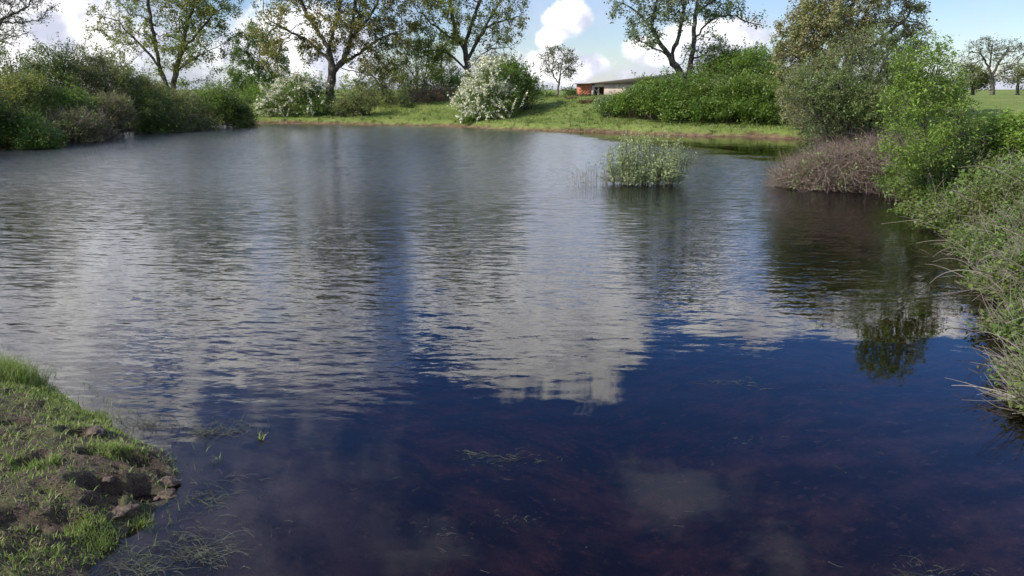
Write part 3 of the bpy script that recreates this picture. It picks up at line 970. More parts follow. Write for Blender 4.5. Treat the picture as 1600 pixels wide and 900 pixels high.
# right hand distance
tree('tree', 'distant round headed tree alone on the right hand pasture', 'tree', 105,
     [[(1551, 146), (1551, 130), (1549, 116), (1542, 98), (1532, 84)], [(1550, 118), (1560, 98), (1572, 82)], [(1550, 122), (1575, 108)], [(1547, 108), (1548, 85), (1552, 65)]],
     [(1545, 78, 34, 22, 0, 2.6), (1572, 82, 30, 22, 0, 2.6), (1515, 95, 20, 16, 0, 2)], .26, n_attr=800, leafn=3600, leafsize=.17, leafmat='leaf_dull', seed=31, D=.34, dk=.42, twigs=2, tipr=.016)
for px_2, lab, sd_, cr in [(1520, 'far low bushy tree left of the distant round headed tree', 32, [(1516, 118, 24, 20, 0, 2.5), (1530, 128, 18, 13, 0, 2)]),
                          (1590, 'far low bushy tree at the right edge of the pasture', 33, [(1590, 116, 34, 17, 0, 2.5), (1620, 110, 30, 24, 0, 3)])]:
    tree('bushy_tree', lab, 'tree', 112, [[(px_2, 146), (px_2, 130), (px_2 + 2, 115)]], cr, .2, n_attr=350, leafn=6500, leafsize=.22, leafmat='leaf_olive', seed=sd_, D=.45, dk=.5, group='low trees across the pasture', spread=.3)
rs = np.random.default_rng(91)
far_labels = {}
for i, (px_2, yy, w_, h_, mt, lab) in enumerate([
        (300, 84, 60, 20, 'leaf_fresh', 'tall far bush between the left hedge and the forked tree'), (372, 86, 50, 24, 'leaf_spring', 'tall far bush left of the slim light green tree'),
        (540, 82, 50, 20, 'leaf_spring', 'tall far bush right behind the dark trunk'), (475, 88, 60, 30, 'leaf_fresh', 'far fresh green bush between the left hawthorn and dark trunk'),
        (600, 84, 60, 24, 'leaf_spring', 'tall far olive bush behind the thin leaning tree'), (725, 86, 55, 24, 'leaf_fresh', 'far green bush behind the tall rounded tree'),
        (425, 92, 60, 24, 'leaf_fresh', 'far bush in line behind the slim light green tree'), (215, 88, 70, 34, 'leaf_olive', 'far olive bush rising behind the pale yellow green one'),
        (60, 120, 60, 24, 'leaf_olive', 'distant olive hedge bush far behind the left hedge'), (340, 110, 40, 20, 'leaf_dark', 'distant dark bush low behind the forked tree'),
        (455, 105, 50, 20, 'leaf_olive', 'distant bush seen behind the left hawthorn'), (560, 100, 45, 20, 'leaf_fresh', 'distant green bush between trunks left of the knoll'),
        (640, 98, 45, 22, 'leaf_olive', 'distant olive bush behind the two stemmed young tree'), (835, 100, 30, 14, 'leaf_fresh', 'low green bush left of the small lone tree'),
        (892, 98, 20, 8, 'leaf_dark', 'flat dark bush below the small lone tree'), (1035, 96, 30, 14, 'leaf_bud', 'yellowish bush behind the brick building and tree'),
        (1470, 60, 40, 28, 'leaf_dark', 'dark bush left of the pasture behind the bright green tree'), (1180, 60, 35, 40, 'leaf_grey', 'tall grey green bush behind the bramble mound')]):
    c_ = pixd(px_2, 146, yy); s = yy / FPX
    g_ = gz(c_[0], yy)
    shrub('far_bush', lab, 'bush', [(c_[0], yy, g_ + h_ * s * .3, w_ * s * .7, 1.6, h_ * s), (c_[0] + w_ * s * .45, yy + .5, g_, w_ * s * .5, 1.4, h_ * s * .9)],
          n_leaf=1700, size=.18, core=False, leafmat=mt, n_stem=40, seed=500 + i, clump=.25, group='bushes in the distance')

# ------------------------------------------------------------------ hawthorns and bushes of the far bank
HG = 'white flowering hawthorns on the far bank'
shrub('hawthorn', 'broad white flowering hawthorn at the left end of the far bank', 'hawthorn',
      [blob(455, 158, 46, 30, 55, 1.8), blob(425, 166, 24, 20, 54.5, 1.2), blob(490, 160, 30, 28, 55.2, 1.5), blob(470, 138, 30, 18, 55.6, 1.2), blob(488, 172, 22, 10, 54, .9)],
      n_leaf=15000, size=.10, leafmat='leaf_bramble', seed=41, flower=9500, flower_size=.085, flower_side=(-.75, -.35, .35), group=HG, clump=.15, spikes=120, spikelen=.6)
shrub('hawthorn', 'white flowering hawthorn in the middle leaning down to the water', 'hawthorn',
      [blob(768, 132, 40, 33, 50.5, 1.7), blob(745, 158, 34, 27, 49.6, 1.5), blob(760, 178, 34, 20, 48.8, 1.3), blob(740, 186, 26, 14, 48.4, 1.0), blob(790, 160, 26, 26, 50, 1.2)],
      n_leaf=15000, size=.10, leafmat='leaf_bramble', seed=42, flower=12500, flower_size=.085, flower_side=(-.65, -.5, .2), group=HG, clump=.15, spikes=150, spikelen=.6)
shrub('bush', 'dense green bush growing behind the right half of the central hawthorn', 'bush',
      [blob(805, 125, 34, 30, 52.5, 1.6), blob(822, 148, 26, 26, 52.3, 1.4), blob(785, 112, 30, 20, 53, 1.4)], n_leaf=11000, size=.11, leafmat='leaf_bramble', seed=43, clump=.14, spikes=90, spikelen=.8, spikemat='twig_dark')
shrub('bush', 'grey green rounded bush at the foot of the dark trunked tree', 'bush', [blob(562, 162, 28, 20, 53.5, 1.2), blob(535, 168, 18, 12, 53.6, .9)], n_leaf=5200, size=.10, leafmat='leaf_olive', seed=44, clump=.12, spikes=100)
shrub('bush', 'green bush on top of the knoll left of the hawthorn', 'bush', [blob(692, 138, 28, 22, 63, 1.5), blob(716, 140, 22, 22, 62, 1.5)], n_leaf=4500, size=.12, leafmat='leaf_fresh', seed=45)
shrub('brush', 'reddish brown scrub on the knoll left of the hawthorn', 'bush', [blob(668, 154, 30, 12, 58, 1.2), blob(695, 150, 22, 12, 58, 1.2)], n_leaf=2200, size=.10, leafmat='leaf_brown', seed=46, spikes=500, spikelen=.6)
shrub('brush', 'straw and green scrub between the dark trunk and the knoll', 'bush', [blob(625, 158, 32, 16, 57, 1.3), blob(598, 150, 24, 20, 60, 1.4), blob(650, 140, 30, 22, 62, 1.4)], n_leaf=4200, size=.12, core=False, leafmat='leaf_spring', seed=47, spikes=300, spikelen=.7)
shrub('brush', 'pale green scrub behind the left hawthorn and slim tree', 'bush', [blob(405, 158, 26, 22, 58, 1.5), blob(390, 140, 30, 22, 62, 1.5), blob(425, 135, 28, 22, 63, 1.5)], n_leaf=7000, size=.12, leafmat='leaf_fresh', seed=48)
for i, (px_2, py_2, rx_, ry_, d_, mt, lab) in enumerate([(861, 158, 9, 8, 60, 'leaf_dark', 'small dark clump beside the big central bush'), (914, 161, 18, 4, 62, 'leaf_dark', 'long low dark clump on the grass below the brick building'),
                                            (916, 175, 9, 5, 52, 'leaf_brown', 'small brown tuft in the middle of the grass bank'), (952, 186, 6, 6, 46, 'leaf_dull', 'pale dry tuft on the grass near the water'),
                                            (893, 166, 8, 4, 57, 'leaf_brown', 'tiny brown tuft on the grass right of the hawthorn'), (640, 168, 7, 5, 56, 'leaf_dark', 'little dark tuft on the slope of the knoll')]):
    shrub('scrub_tuft', lab, 'tuft', [blob(px_2, py_2, rx_, ry_, d_, rx_ * d_ / FPX * .8)], n_leaf=900, size=.08, leafmat=mt, n_stem=60, seed=60 + i, clump=.07, spikes=90, spikelen=.22, stem_r=.008, group='small tufts on the far grass')

# ------------------------------------------------------------------ bramble mound
BG = 'bramble thickets of the mound under the twin trunked tree'
shrub('bramble_thicket', 'big rounded bramble thicket making the middle of the mound', 'bramble',
      [blob(1050, 150, 55, 28, 44, 2.4), blob(1100, 160, 52, 30, 43, 2.3), blob(1020, 160, 45, 22, 43.6, 2.0), blob(1070, 172, 42, 18, 42, 1.8)], n_leaf=26000, size=.105, leafmat='leaf_bramble', n_stem=120, seed=71, clump=.14, group=BG)
shrub('bramble_thicket', 'lower left tail of the bramble mound running down to the building', 'bramble',
      [blob(990, 158, 32, 17, 45, 1.7), blob(960, 167, 24, 11, 46, 1.2), blob(1016, 143, 26, 16, 47, 1.6)], n_leaf=11000, size=.105, leafmat='leaf_bramble', n_stem=80, seed=72, clump=.13, group=BG)
shrub('bramble_thicket', 'right hand end of the bramble mound beside the russet tree', 'bramble',
      [blob(1165, 155, 46, 34, 42, 2.2), blob(1205, 162, 34, 30, 41.5, 1.9), blob(1190, 178, 38, 16, 40.5, 1.6), blob(1130, 172, 34, 18, 41.5, 1.7)], n_leaf=24000, size=.105, leafmat='leaf_bramble', n_stem=120, seed=73, clump=.14, group=BG)
shrub('bush', 'taller green bush crowning the mound right of the twin trunks', 'bush',
      [blob(1130, 118, 45, 26, 46, 2.0), blob(1175, 112, 44, 30, 45.5, 2.0), blob(1205, 125, 30, 28, 44, 1.6), blob(1155, 96, 34, 16, 47, 1.6)], n_leaf=17000, size=.11, leafmat='leaf_fresh', seed=74, clump=.15, spikes=160, spikelen=.6)
shrub('bush', 'grey leaved bush on the mound between the trunks and green bush', 'bush', [blob(1105, 112, 26, 18, 47.5, 1.4), blob(1130, 100, 22, 14, 48, 1.4)], n_leaf=5000, size=.10, leafmat='leaf_grey', seed=75, spikes=120)
shrub('bush', 'small grey green bush at the left foot of the bramble mound', 'bush', [blob(945, 165, 14, 9, 47, .8)], n_leaf=1500, size=.09, leafmat='leaf_grey', seed=76, n_stem=40, spikes=60, spikelen=.3)

# ------------------------------------------------------------------ left bank hedge
LG = 'bushes of the left bank hedge'
left = [
    ('dark leafy bush at the far end of the left hedge', [(355, 172, 34, 24, 48, 1.8), (378, 182, 22, 16, 48, 1.2)], 'leaf_dark', 9000, 60, 'twig_brown', 260),
    ('green rounded bush next to the end of the left hedge', [(330, 165, 30, 20, 47, 1.6), (345, 152, 26, 15, 48, 1.4)], 'leaf_bramble', 8000, 60, 'twig_brown', 120),
    ('brownish scrubby bush of the left hedge under the forked tree', [(288, 170, 36, 26, 45, 1.7), (300, 188, 36, 14, 44.5, 1.2)], 'leaf_olive', 9000, 80, 'twig_brown', 500),
    ('pale yellow green bush behind the hedge below the forked tree', [(245, 150, 38, 20, 48, 1.7), (215, 145, 30, 22, 47, 1.6)], 'leaf_spring', 9000, 60, 'twig_brown', 160),
    ('middle green bush of the left hedge reaching down to the water', [(235, 175, 40, 30, 42, 1.8), (250, 192, 40, 14, 42, 1.2)], 'leaf_dark', 12000, 80, 'twig_brown', 250),
    ('bush with tall dead purple brown stalks in the left hedge', [(172, 178, 34, 24, 38, 1.4)], 'leaf_olive', 8000, 150, 'twig_brown', 800),
    ('tall grey green bush in the middle of the left hedge', [(150, 140, 48, 34, 41, 2.0), (190, 135, 36, 30, 42, 1.8)], 'leaf_olive', 16000, 90, 'twig_grey', 350),
    ('high dark green bush topping the left hedge', [(85, 105, 42, 30, 40, 1.8), (60, 125, 40, 30, 40, 1.8), (100, 130, 40, 30, 40, 1.6)], 'leaf_dark', 15000, 80, 'twig_brown', 200),
    ('feathery pointed bush rising above the left hedge', [(140, 108, 30, 26, 42, 1.5), (165, 120, 30, 30, 43, 1.5)], 'leaf_olive', 8000, 90, 'twig_brown', 500),
    ('fresh green bush low in the left hedge near the water', [(105, 165, 40, 24, 36, 1.6), (95, 180, 30, 16, 35, 1.3)], 'leaf_fresh', 11000, 70, 'twig_brown', 150),
    ('dead grey brown bush at the waterline of the left hedge', [(110, 200, 40, 22, 33.5, 1.3), (140, 198, 30, 18, 34.5, 1.2)], 'leaf_olive', 6500, 120, 'twig_brown', 1000),
    ('broad leafy bush at the waterline near the left edge', [(40, 205, 30, 24, 31, 1.2), (62, 212, 20, 14, 30.5, .9)], 'leaf_bramble', 8000, 60, 'twig_brown', 120),
    ('yellow green bush at the left edge above the waterline', [(25, 165, 34, 34, 33, 1.6), (40, 145, 30, 26, 34, 1.5)], 'leaf_spring', 12000, 70, 'twig_brown', 200),
    ('light green tall bush cut by the left edge of the photo', [(0, 120, 34, 40, 35, 1.8), (-20, 160, 40, 50, 34, 1.8)], 'leaf_olive', 12000, 70, 'twig_brown', 200),
    ('dark bush at the left edge down at the water', [(-5, 200, 26, 34, 30.5, 1.3), (-30, 180, 40, 50, 30, 1.6)], 'leaf_dark', 10000, 70, 'twig_brown', 300),
]
for i, (lab, bl, mt, nl, ns, sm, sp) in enumerate(left):
    if i in (0, 1, 2, 4, 10, 11, 14):      # the front row hangs down to the water
        q = bl[-1]; bl = bl + [(q[0], q[1] + 12, q[2] * 1.05, q[3] * .9, q[4] - .3, q[5])]; nl = int(nl * 1.3)
    shrub('bush', lab, 'bush', [blob(*q) for q in bl], n_leaf=nl, size=.085, leafmat=mt, n_stem=ns, seed=80 + i, clump=.13, spikes=sp, spikelen=.55, spikemat=sm, group=LG, stem_r=.011, spike_up=.7)

# ------------------------------------------------------------------ willow standing in the water
rng = np.random.default_rng(5)


def upright(name, label, cat, cx, cy, n, hgt, spreadx, spready, foot, leafn, leafsize, leafmat, stemmat, r=.007, seed=1, group=None, aspect=.3, lean=(0, 0), branches=3, zb=-.35, curve=.3, up=1.0, top=None, tuft=.05):
    """a shrub of many rods fanning up out of the ground or the water, leaves strung along them."""
    rng = np.random.default_rng(seed)
    a = rng.random(n) * 2 * math.pi; q = np.sqrt(rng.random(n))
    s0 = np.stack([cx + np.cos(a) * q * foot[0], cy + np.sin(a) * q * foot[1], np.full(n, zb)], 1)
    hh = hgt * (.42 + .63 * rng.random(n)) * (1 - .35 * q ** 2)
    e = np.stack([cx + np.cos(a) * q * spreadx * (.8 + .4 * rng.random(n)) + lean[0] * hh, cy + np.sin(a) * q * spready + lean[1] * hh, hh], 1)
    mid = s0 * .55 + e * .45 + np.stack([np.zeros(n), np.zeros(n), hh * curve * .5], 1) + rng.normal(size=(n, 3)) * .05 * hgt
    parts = [curves(s0, mid, e, r * (.7 + .7 * rng.random(n)), r * .3, 6, 4)]
    # side rods
    bi = np.repeat(np.arange(n), branches); m_ = len(bi)
    t = (.12 + .78 * rng.random(m_))[:, None]
    p0 = (1 - t) ** 2 * s0[bi] + 2 * (1 - t) * t * mid[bi] + t * t * e[bi]
    tan = unit(2 * (1 - t) * (mid[bi] - s0[bi]) + 2 * t * (e[bi] - mid[bi]))
    dr = unit(tan * 1.0 + rng.normal(size=(m_, 3)) * .5 + np.array((0, 0, .3 * up)))
    ln = hgt * (.14 + .22 * rng.random((m_, 1)))
    p2 = p0 + dr * ln; p1 = (p0 + p2) / 2 + rng.normal(size=p0.shape) * ln * .1
    p2[:, 2] = np.maximum(p2[:, 2], .03)
    parts.append(curves(p0, p1, p2, r * .5, r * .2, 3, 3))
    org = np.array((cx, cy, zb))
    root = thing(name, label, cat, org, group)
    V_, F_ = join([(v_, [f_]) for v_, f_ in parts])
    link('stem', mesh_np('stem', V_ - org, F_, True, [M[stemmat]]), root, stuff=True)
    if leafn:
        na = int(leafn * .7)
        bi2 = rng.integers(0, m_, na); t = rng.random((na, 1))
        A_ = p0[bi2] * (1 - t) + p2[bi2] * t + rng.normal(size=(na, 3)) * tuft
        nb = leafn - na
        ci = rng.integers(0, n, nb); t = (.2 + .8 * rng.random((nb, 1)))
        B_ = (1 - t) ** 2 * s0[ci] + 2 * (1 - t) * t * mid[ci] + t * t * e[ci] + rng.normal(size=(nb, 3)) * tuft
        LP = np.concatenate([A_, B_])
        LP = LP[LP[:, 2] > .05]
        Vl, Fl = leaves(LP - org, leafsize, aspect, rng=rng, droop=-.5)
        link('foliage', mesh_np('foliage', Vl, [Fl], False, [M[leafmat]]), root, stuff=True)
    return root


upright('willow_shrub', 'silvery willow shrub standing alone out in the water', 'shrub', 3.15, 18.5, 95, 1.28, 1.02, .7, (.8, .5), 16000, .06, 'leaf_silver', 'twig_dark', seed=101, r=.008)
upright('willow_shoots', 'sparse thin willow shoots left of the shrub in the water', 'shrub', 2.0, 18.4, 55, .62, .75, .4, (.6, .3), 700, .045, 'leaf_grey', 'twig_brown', seed=102, r=.005, branches=1)
# ------------------------------------------------------------------ right island: dead brush, willow tree
shrub('brush_mound', 'mound of brown leafless twigs overhanging the water under the willow', 'brush',
      [blob(1255, 282, 48, 26, 18.0, .7), blob(1310, 272, 52, 36, 17.6, .8), blob(1370, 270, 48, 42, 17.2, .8), blob(1320, 245, 55, 30, 18.6, .9), blob(1380, 240, 40, 35, 18.2, .8)],
      n_leaf=7000, size=.05, leafmat='leaf_willow', n_stem=900, stem_r=.008, stemmat='twig_brown', seed=111, clump=.12, spikes=15000, spikelen=.34, spikemat='twig_brown', arch=200, archlen=.6, spike_up=.25, shell=.5)
tree('willow_tree', 'round crowned willow with small pale leaves rising from the brown brush mound', 'tree', 18.6,
     [[(1352, 262), (1353, 235), (1350, 205), (1346, 170), (1350, 130), (1355, 90)], [(1354, 250), (1375, 215), (1398, 185), (1412, 160)], [(1352, 245), (1335, 205), (1318, 165), (1305, 120)],
      [(1350, 258), (1322, 240), (1298, 215), (1275, 180)], [(1353, 240), (1362, 190), (1372, 140), (1380, 95)], [(1351, 255), (1330, 225), (1326, 190), (1330, 140)]],
     [(1345, 108, 72, 60, 0, .9), (1290, 150, 66, 66, 0, .9), (1385, 140, 52, 62, 0, .9), (1325, 165, 85, 45, 0, 1.0), (1262, 185, 30, 42, 0, .6), (1350, 75, 50, 28, 0, .7), (1272, 215, 36, 22, 0, .5)],
     .075, n_attr=3400, D=.12, dk=.13, leafn=64000, leafsize=.045, leafmat='leaf_willow', bark='bark', seed=112, twigs=3, twiglen=.2, spread=.035, aspect=.45, tipr=.0035, expo=2.2)
shrub('bush', 'small dark bush behind the brown brush mound at the inlet', 'bush', [(12.0, 30.5, .45, .75, .7, .62), (13.2, 29.5, .7, .9, .8, .9)], n_leaf=4500, size=.07, leafmat='leaf_dark', seed=113, clump=.08)
# bright green tree and the undergrowth behind
tree('ash_tree', 'bright fresh green feathery tree on the right bank beside the willow', 'tree', 13.6,
     [[(1455, 300), (1452, 250), (1448, 200), (1445, 150), (1440, 105), (1436, 70)], [(1450, 230), (1475, 195), (1498, 160)], [(1449, 210), (1425, 175), (1410, 150)], [(1446, 160), (1462, 120), (1470, 85)],
      [(1454, 275), (1430, 245), (1410, 230)], [(1452, 250), (1485, 225), (1515, 200)]],
     [(1438, 100, 36, 48, 0, .4), (1425, 165, 40, 50, 0, .5), (1470, 160, 36, 55, 0, .5), (1440, 225, 55, 48, 0, .6), (1500, 215, 45, 40, 0, .5), (1465, 95, 20, 30, 0, .35), (1490, 170, 25, 30, 0, .4)],
     .05, n_attr=1500, D=.11, dk=.13, leafn=18000, leafsize=.05, leafmat='leaf_bright', bark='bark_pale', seed=121, twigs=3, twiglen=.22, spread=.04, aspect=.38, tipr=.003, expo=2.2)
tree('sapling', 'thin sapling with bare tips right of the bright green tree', 'tree', 14.6,
     [[(1505, 260), (1500, 200), (1492, 150), (1478, 110), (1470, 85)], [(1497, 180), (1502, 150), (1508, 130)]], [(1482, 110, 14, 35, 0, .3), (1500, 160, 18, 35, 0, .3)],
     .028, n_attr=300, D=.11, dk=.13, leafn=1800, leafsize=.04, leafmat='leaf_willow', bark='bark_pale', seed=122, twigs=3, twiglen=.25, spread=.03, tipr=.0028)
RG = 'bushes crowding the right bank'
right = [
    ('leafy green bush between the brown brush mound and the bank', [(1410, 288, 30, 26, 15.8, .7), (1435, 270, 34, 30, 15.6, .7)], 'leaf_bank', 9000, 75, 9),
    ('large sunlit bramble bush on the right bank below the bright tree', [(1462, 290, 52, 40, 14.4, .9), (1470, 325, 40, 34, 13.4, .8), (1520, 300, 60, 45, 13.4, 1.0)], 'leaf_bank', 24000, 130, 18),
    ('green bush behind the brambles in front of the pasture', [(1500, 235, 62, 42, 15.0, .9), (1560, 225, 60, 40, 14.4, 1.0), (1600, 230, 50, 45, 13.6, 1.0)], 'leaf_bright', 20000, 80, 9),
    ('mixed bush with dead grey twigs halfway along the right bank', [(1500, 355, 48, 38, 12.0, .8), (1560, 335, 60, 52, 11.6, .9), (1610, 320, 60, 60, 11.4, .9)], 'leaf_bank', 22000, 450, 27),
    ('low tangled bramble overhanging the calm water on the right', [(1535, 405, 40, 42, 10.2, .7), (1585, 400, 52, 62, 9.8, .8), (1640, 380, 60, 70, 9.6, .8)], 'leaf_bank', 21000, 650, 36),
    ('twiggy bush at the right edge with many dead stems', [(1568, 470, 34, 46, 8.2, .55), (1610, 465, 46, 70, 7.9, .6), (1660, 450, 60, 90, 7.8, .7)], 'leaf_bramble', 15000, 850, 40),
    ('leafy bramble spray at the right edge above the dead stems', [(1588, 560, 34, 60, 6.7, .42), (1640, 550, 50, 90, 6.5, .5), (1720, 520, 70, 100, 6.6, .55)], 'leaf_bank', 11000, 450, 27),
    ('nearest tangle of pale dead stems at the lower right edge', [(1606, 650, 34, 60, 5.5, .32), (1660, 640, 60, 100, 5.4, .45), (1740, 610, 70, 110, 5.5, .5), (1625, 720, 34, 60, 4.95, .32), (1700, 720, 60, 80, 4.9, .4)], 'leaf_bank', 11000, 900, 49),
]
for i, (lab, bl, mt, nl, sp, ar) in enumerate(right):
    shrub('bramble_bush', lab, 'bush', [blob(*q) for q in bl], n_leaf=nl, size=.042 if i > 2 else .055, leafmat=mt, n_stem=200, stem_r=.0065, stemmat='twig_brown', seed=130 + i, clump=.07, spike_up=.3, n_clump=nl // 30, spikes=int(sp * 1.5), spikelen=.36, spikemat='twig_grey',
          arch=int(ar * 1.7), archlen=.7 if i < 6 else .4, group=RG)

# ------------------------------------------------------------------ brick farm building
m, k, b = new_mat('red_brick'); tcn = k.node('ShaderNodeTexCoord')
br = k.node('ShaderNodeTexNoise'); br.inputs['Scale'].default_value = 2.2; br.inputs['Detail'].default_value = 5
k.l.new(tcn.outputs['Object'], br.inputs['Vector'])
k.put(b.inputs['Base Color'], k.mix(k.step(br.outputs[0], .35, .65), (.34, .11, .06), (.46, .18, .10))); b.inputs['Roughness'].default_value = .9
M['brick'] = m
m, k, b = new_mat('stained_render'); tcn = k.node('ShaderNodeTexCoord')
n_ = k.noise(tcn.outputs['Object'], .7, 6, .65); n4 = k.noise(k.vmath('MULTIPLY', tcn.outputs['Object'], (2.5, 2.5, .3)), 1.3, 4, .6)
c_ = k.mix(k.step(n_, .38, .62), (.42, .36, .33), (.52, .40, .34)); c_ = k.mix(k.step(n4, .5, .75), c_, (.28, .24, .23))
k.put(b.inputs['Base Color'], c_); b.inputs['Roughness'].default_value = .9
M['render'] = m
m, k, b = new_mat('dark_sheet_roof'); b.inputs['Base Color'].default_value = (.17, .14, .13, 1); b.inputs['Roughness'].default_value = .7
M['roof'] = m
m, k, b = new_mat('concrete_post'); b.inputs['Base Color'].default_value = (.38, .33, .30, 1); b.inputs['Roughness'].default_value = .9
M['post'] = m


def box(x0, x1, y0, y1, z0, z1, z1r=None):
    z2 = z1 if z1r is None else z1r
    V = np.array([(x0, y0, z0), (x1, y0, z0), (x1, y1, z0), (x0, y1, z0), (x0, y0, z1), (x1, y0, z2), (x1, y1, z2), (x0, y1, z1)], float)
    F = np.array([(0, 3, 2, 1), (4, 5, 6, 7), (0, 1, 5, 4), (1, 2, 6, 5), (2, 3, 7, 6), (3, 0, 4, 7)])
    return V, [F]


D0 = 92.0
pL = pixd(905, 150, D0); pD0 = pixd(929, 150, D0); pD1 = pixd(941, 150, D0); pR = pixd(1075, 150, D0)
zt = lambda px, py: pixd(px, py, D0)[2]
org = np.array((pL[0], D0, gz(pL[0], D0)))
bd = thing('farm_building', 'low brick and rendered farm shed with sloping roofline beyond the grass', 'building', org)


def bpart(name, parts, mat, smooth=False):
    V_, F_ = join([(v_ - org, f_) for v_, f_ in parts])
    return link(name, mesh_np(name, V_, F_, smooth, [M[mat]]), bd)


zb = org[2] - .3
# red brick bay at the left, courses of separate bricks proud of the bed
bpart('brick_wall', [box(pL[0], pD0[0] - .35, D0, D0 + 4, zb, zt(905, 131.5))], 'brick')
brick_me = mesh_np('brick', *box(-.17, .17, -.03, .03, -.075, .075), False, [M['brick']])
zz_ = org[2] + .02; row = 0; cnt = 0
while zz_ + .08 < zt(905, 131.5):
    xx_ = pL[0] + .18 + (row % 2) * .18
    while xx_ + .17 < pD0[0] - .35:
        if cnt < 300:
            q = bpy.data.objects.new('brick', brick_me); C.objects.link(q); q.parent = bd
            q.location = (xx_ - org[0], D0 - .012 - org[1] - .008 * rng.random(), zz_ + .075 - org[2]); cnt += 1
        xx_ += .365
    zz_ += .17; row += 1
bpart('post', [box(pD0[0] - .35, pD0[0] - .05, D0 - .06, D0 + .3, zb, zt(930, 133))], 'post')
bpart('post', [box(pD0[0] + .35, pD0[0] + .52, D0 + .1, D0 + .35, zb, zt(930, 136))], 'post')
bpart('lintel', [box(pD0[0] - .049, pD1[0] + .2, D0 - .03, D0 + .3, zt(935, 136), zt(935, 130.6))], 'render')
bpart('back_wall', [box(pD0[0] - .34, pR[0], D0 + 4.2, D0 + 4.5, zb, zt(935, 128))], 'render')
bpart('wall', [box(pD1[0] + .2, pR[0], D0 - .02, D0 + .28, zb, zt(945, 129.5), zt(1075, 114))], 'render')
bpart('roof', [box(pL[0] - .4, pD0[0] - .36, D0 - .4, D0 + 4.3, zt(905, 131.3), zt(905, 130.2))], 'roof')
bpart('roof', [box(pD0[0] - .3, pR[0] + .3, D0 - .3, D0 + 4.6, zt(930, 130.4), zt(930, 129.2), zt(1075, 112.2))], 'roof')
V_, F_ = box(pD0[0] - .3, pR[0] + .3, D0 - .3, D0 + 4.6, 0, 1)

# ------------------------------------------------------------------ grass
M['tuft'] = leaf_mat('coarse_tuft', [(.08, .14, .025), (.16, .22, .045), (.26, .25, .10), (.12, .17, .03)], .35, .6)
def scatter_land(n, xr, yr, lo, hi, seed, weight=None):
    rng = np.random.default_rng(seed)
    x_ = xr[0] + rng.random(n) * (xr[1] - xr[0]); y_ = yr[0] + rng.random(n) * (yr[1] - yr[0])
    s = signed(x_, y_)
    kp = (s > lo) & (s < hi)
    x_, y_, s = x_[kp], y_[kp], s[kp]
    if weight is not None:
        kp = rng.random(len(x_)) < weight(x_, y_, s); x_, y_, s = x_[kp], y_[kp], s[kp]
    return x_, y_, s


x_, y_, s_ = scatter_land(150000, (-18, 22), (32, 66), .15, 16, 201, lambda x, y, s: .25 + .75 * sstep(fbm(x, y, .8, 3, 77), .4, .6))
P_ = np.stack([x_, y_, ground_z(x_, y_, s_) - .02], 1)
P_ = P_[P_[:, 2] > .18][:75000]
Vb, Fq, Ft_ = blades(P_, .10, .03, .6, np.random.default_rng(202))
o = link('far_grass', mesh_np('far_grass', Vb, [Fq, Ft_], False, [M['grass']]))
tag(o, 'short sunlit grass covering the far bank and knoll', 'grass', kind='stuff')

rt = np.random.default_rng(205)
cx_, cy_, cs_ = scatter_land(5200, (-18, 20), (34, 64), .1, 14, 206, lambda x, y, s: .25 + .75 * sstep(fbm(x, y, .5, 3, 91), .5, .6))
ci_ = np.repeat(np.arange(len(cx_)), 12)
x_ = cx_[ci_] + rt.normal(size=len(ci_)) * .07; y_ = cy_[ci_] + rt.normal(size=len(ci_)) * .07
P_ = np.stack([x_, y_, ground_z(x_, y_) - .02], 1)
hh_ = (.10 + .16 * rt.random(len(cx_)) ** 2)[ci_]
Vb, Fq, Ft_ = blades(P_, hh_, .035, .9, rt)
o = link('far_tufts', mesh_np('far_tufts', Vb, [Fq, Ft_], False, [M['tuft']]))
tag(o, 'coarser grass tufts dotted over the far bank and its edge', 'grass', kind='stuff')

# near grass on the muddy bank
rngn = np.random.default_rng(210)


def mud_height(x, y):
    s = signed(x, y); W = mud_w(x, y)
    l_ = fbm(x, y, 3.2, 5, 40) - .5; f_ = crumb(x, y)
    p_ = np.zeros_like(x)
    for (cx, cy, ra, rb, dp, an) in pr:
        u = (x - cx) * math.cos(an) + (y - cy) * math.sin(an); v = -(x - cx) * math.sin(an) + (y - cy) * math.cos(an)
        q = np.sqrt((u / ra) ** 2 + (v / rb) ** 2) + l_ * .5
        p_ += -dp * sstep(q, 1.0, .62) + dp * .18 * np.exp(-((q - 1.22) / .2) ** 2)
    return mud_z(x, y, s, l_, f_, p_, W), p_


def wgrass(x, y, s):
    patchy = sstep(fbm(x, y, 1.6, 4, 33), .46, .62)
    up = sstep(y, 4.6, 5.6)
    edge = sstep(s, .5, .05) * .5
    return np.clip(.16 + .75 * patchy * (.35 + .65 * up) + .75 * up * sstep(s, .9, .2) + edge * patchy, 0, 1)


x_, y_, s_ = scatter_land(330000, (-6.5, -1.2), (2.2, 7.4), -.04, 3.5, 211, wgrass)
z_, pp_ = mud_height(x_, y_)
kp = (pp_ > -.03); x_, y_, s_, z_ = x_[kp], y_[kp], s_[kp], z_[kp]
P_ = np.stack([x_, y_, z_ - .005], 1)
tall = sstep(y_, 4.9, 6.0)
sel = rngn.random(len(P_)) < .75 + .25 * tall
P_ = P_[sel]; tall = tall[sel]
Vb, Fq, Ft_ = blades(P_, .034 + .05 * tall * (.4 + rngn.random(len(P_))), .0055, 1.3, rngn)
o = link('bank_grass', mesh_np('bank_grass', Vb, [Fq, Ft_], False, [M['grass_near']]))
tag(o, 'patchy short grass on the near muddy bank', 'grass', kind='stuff')

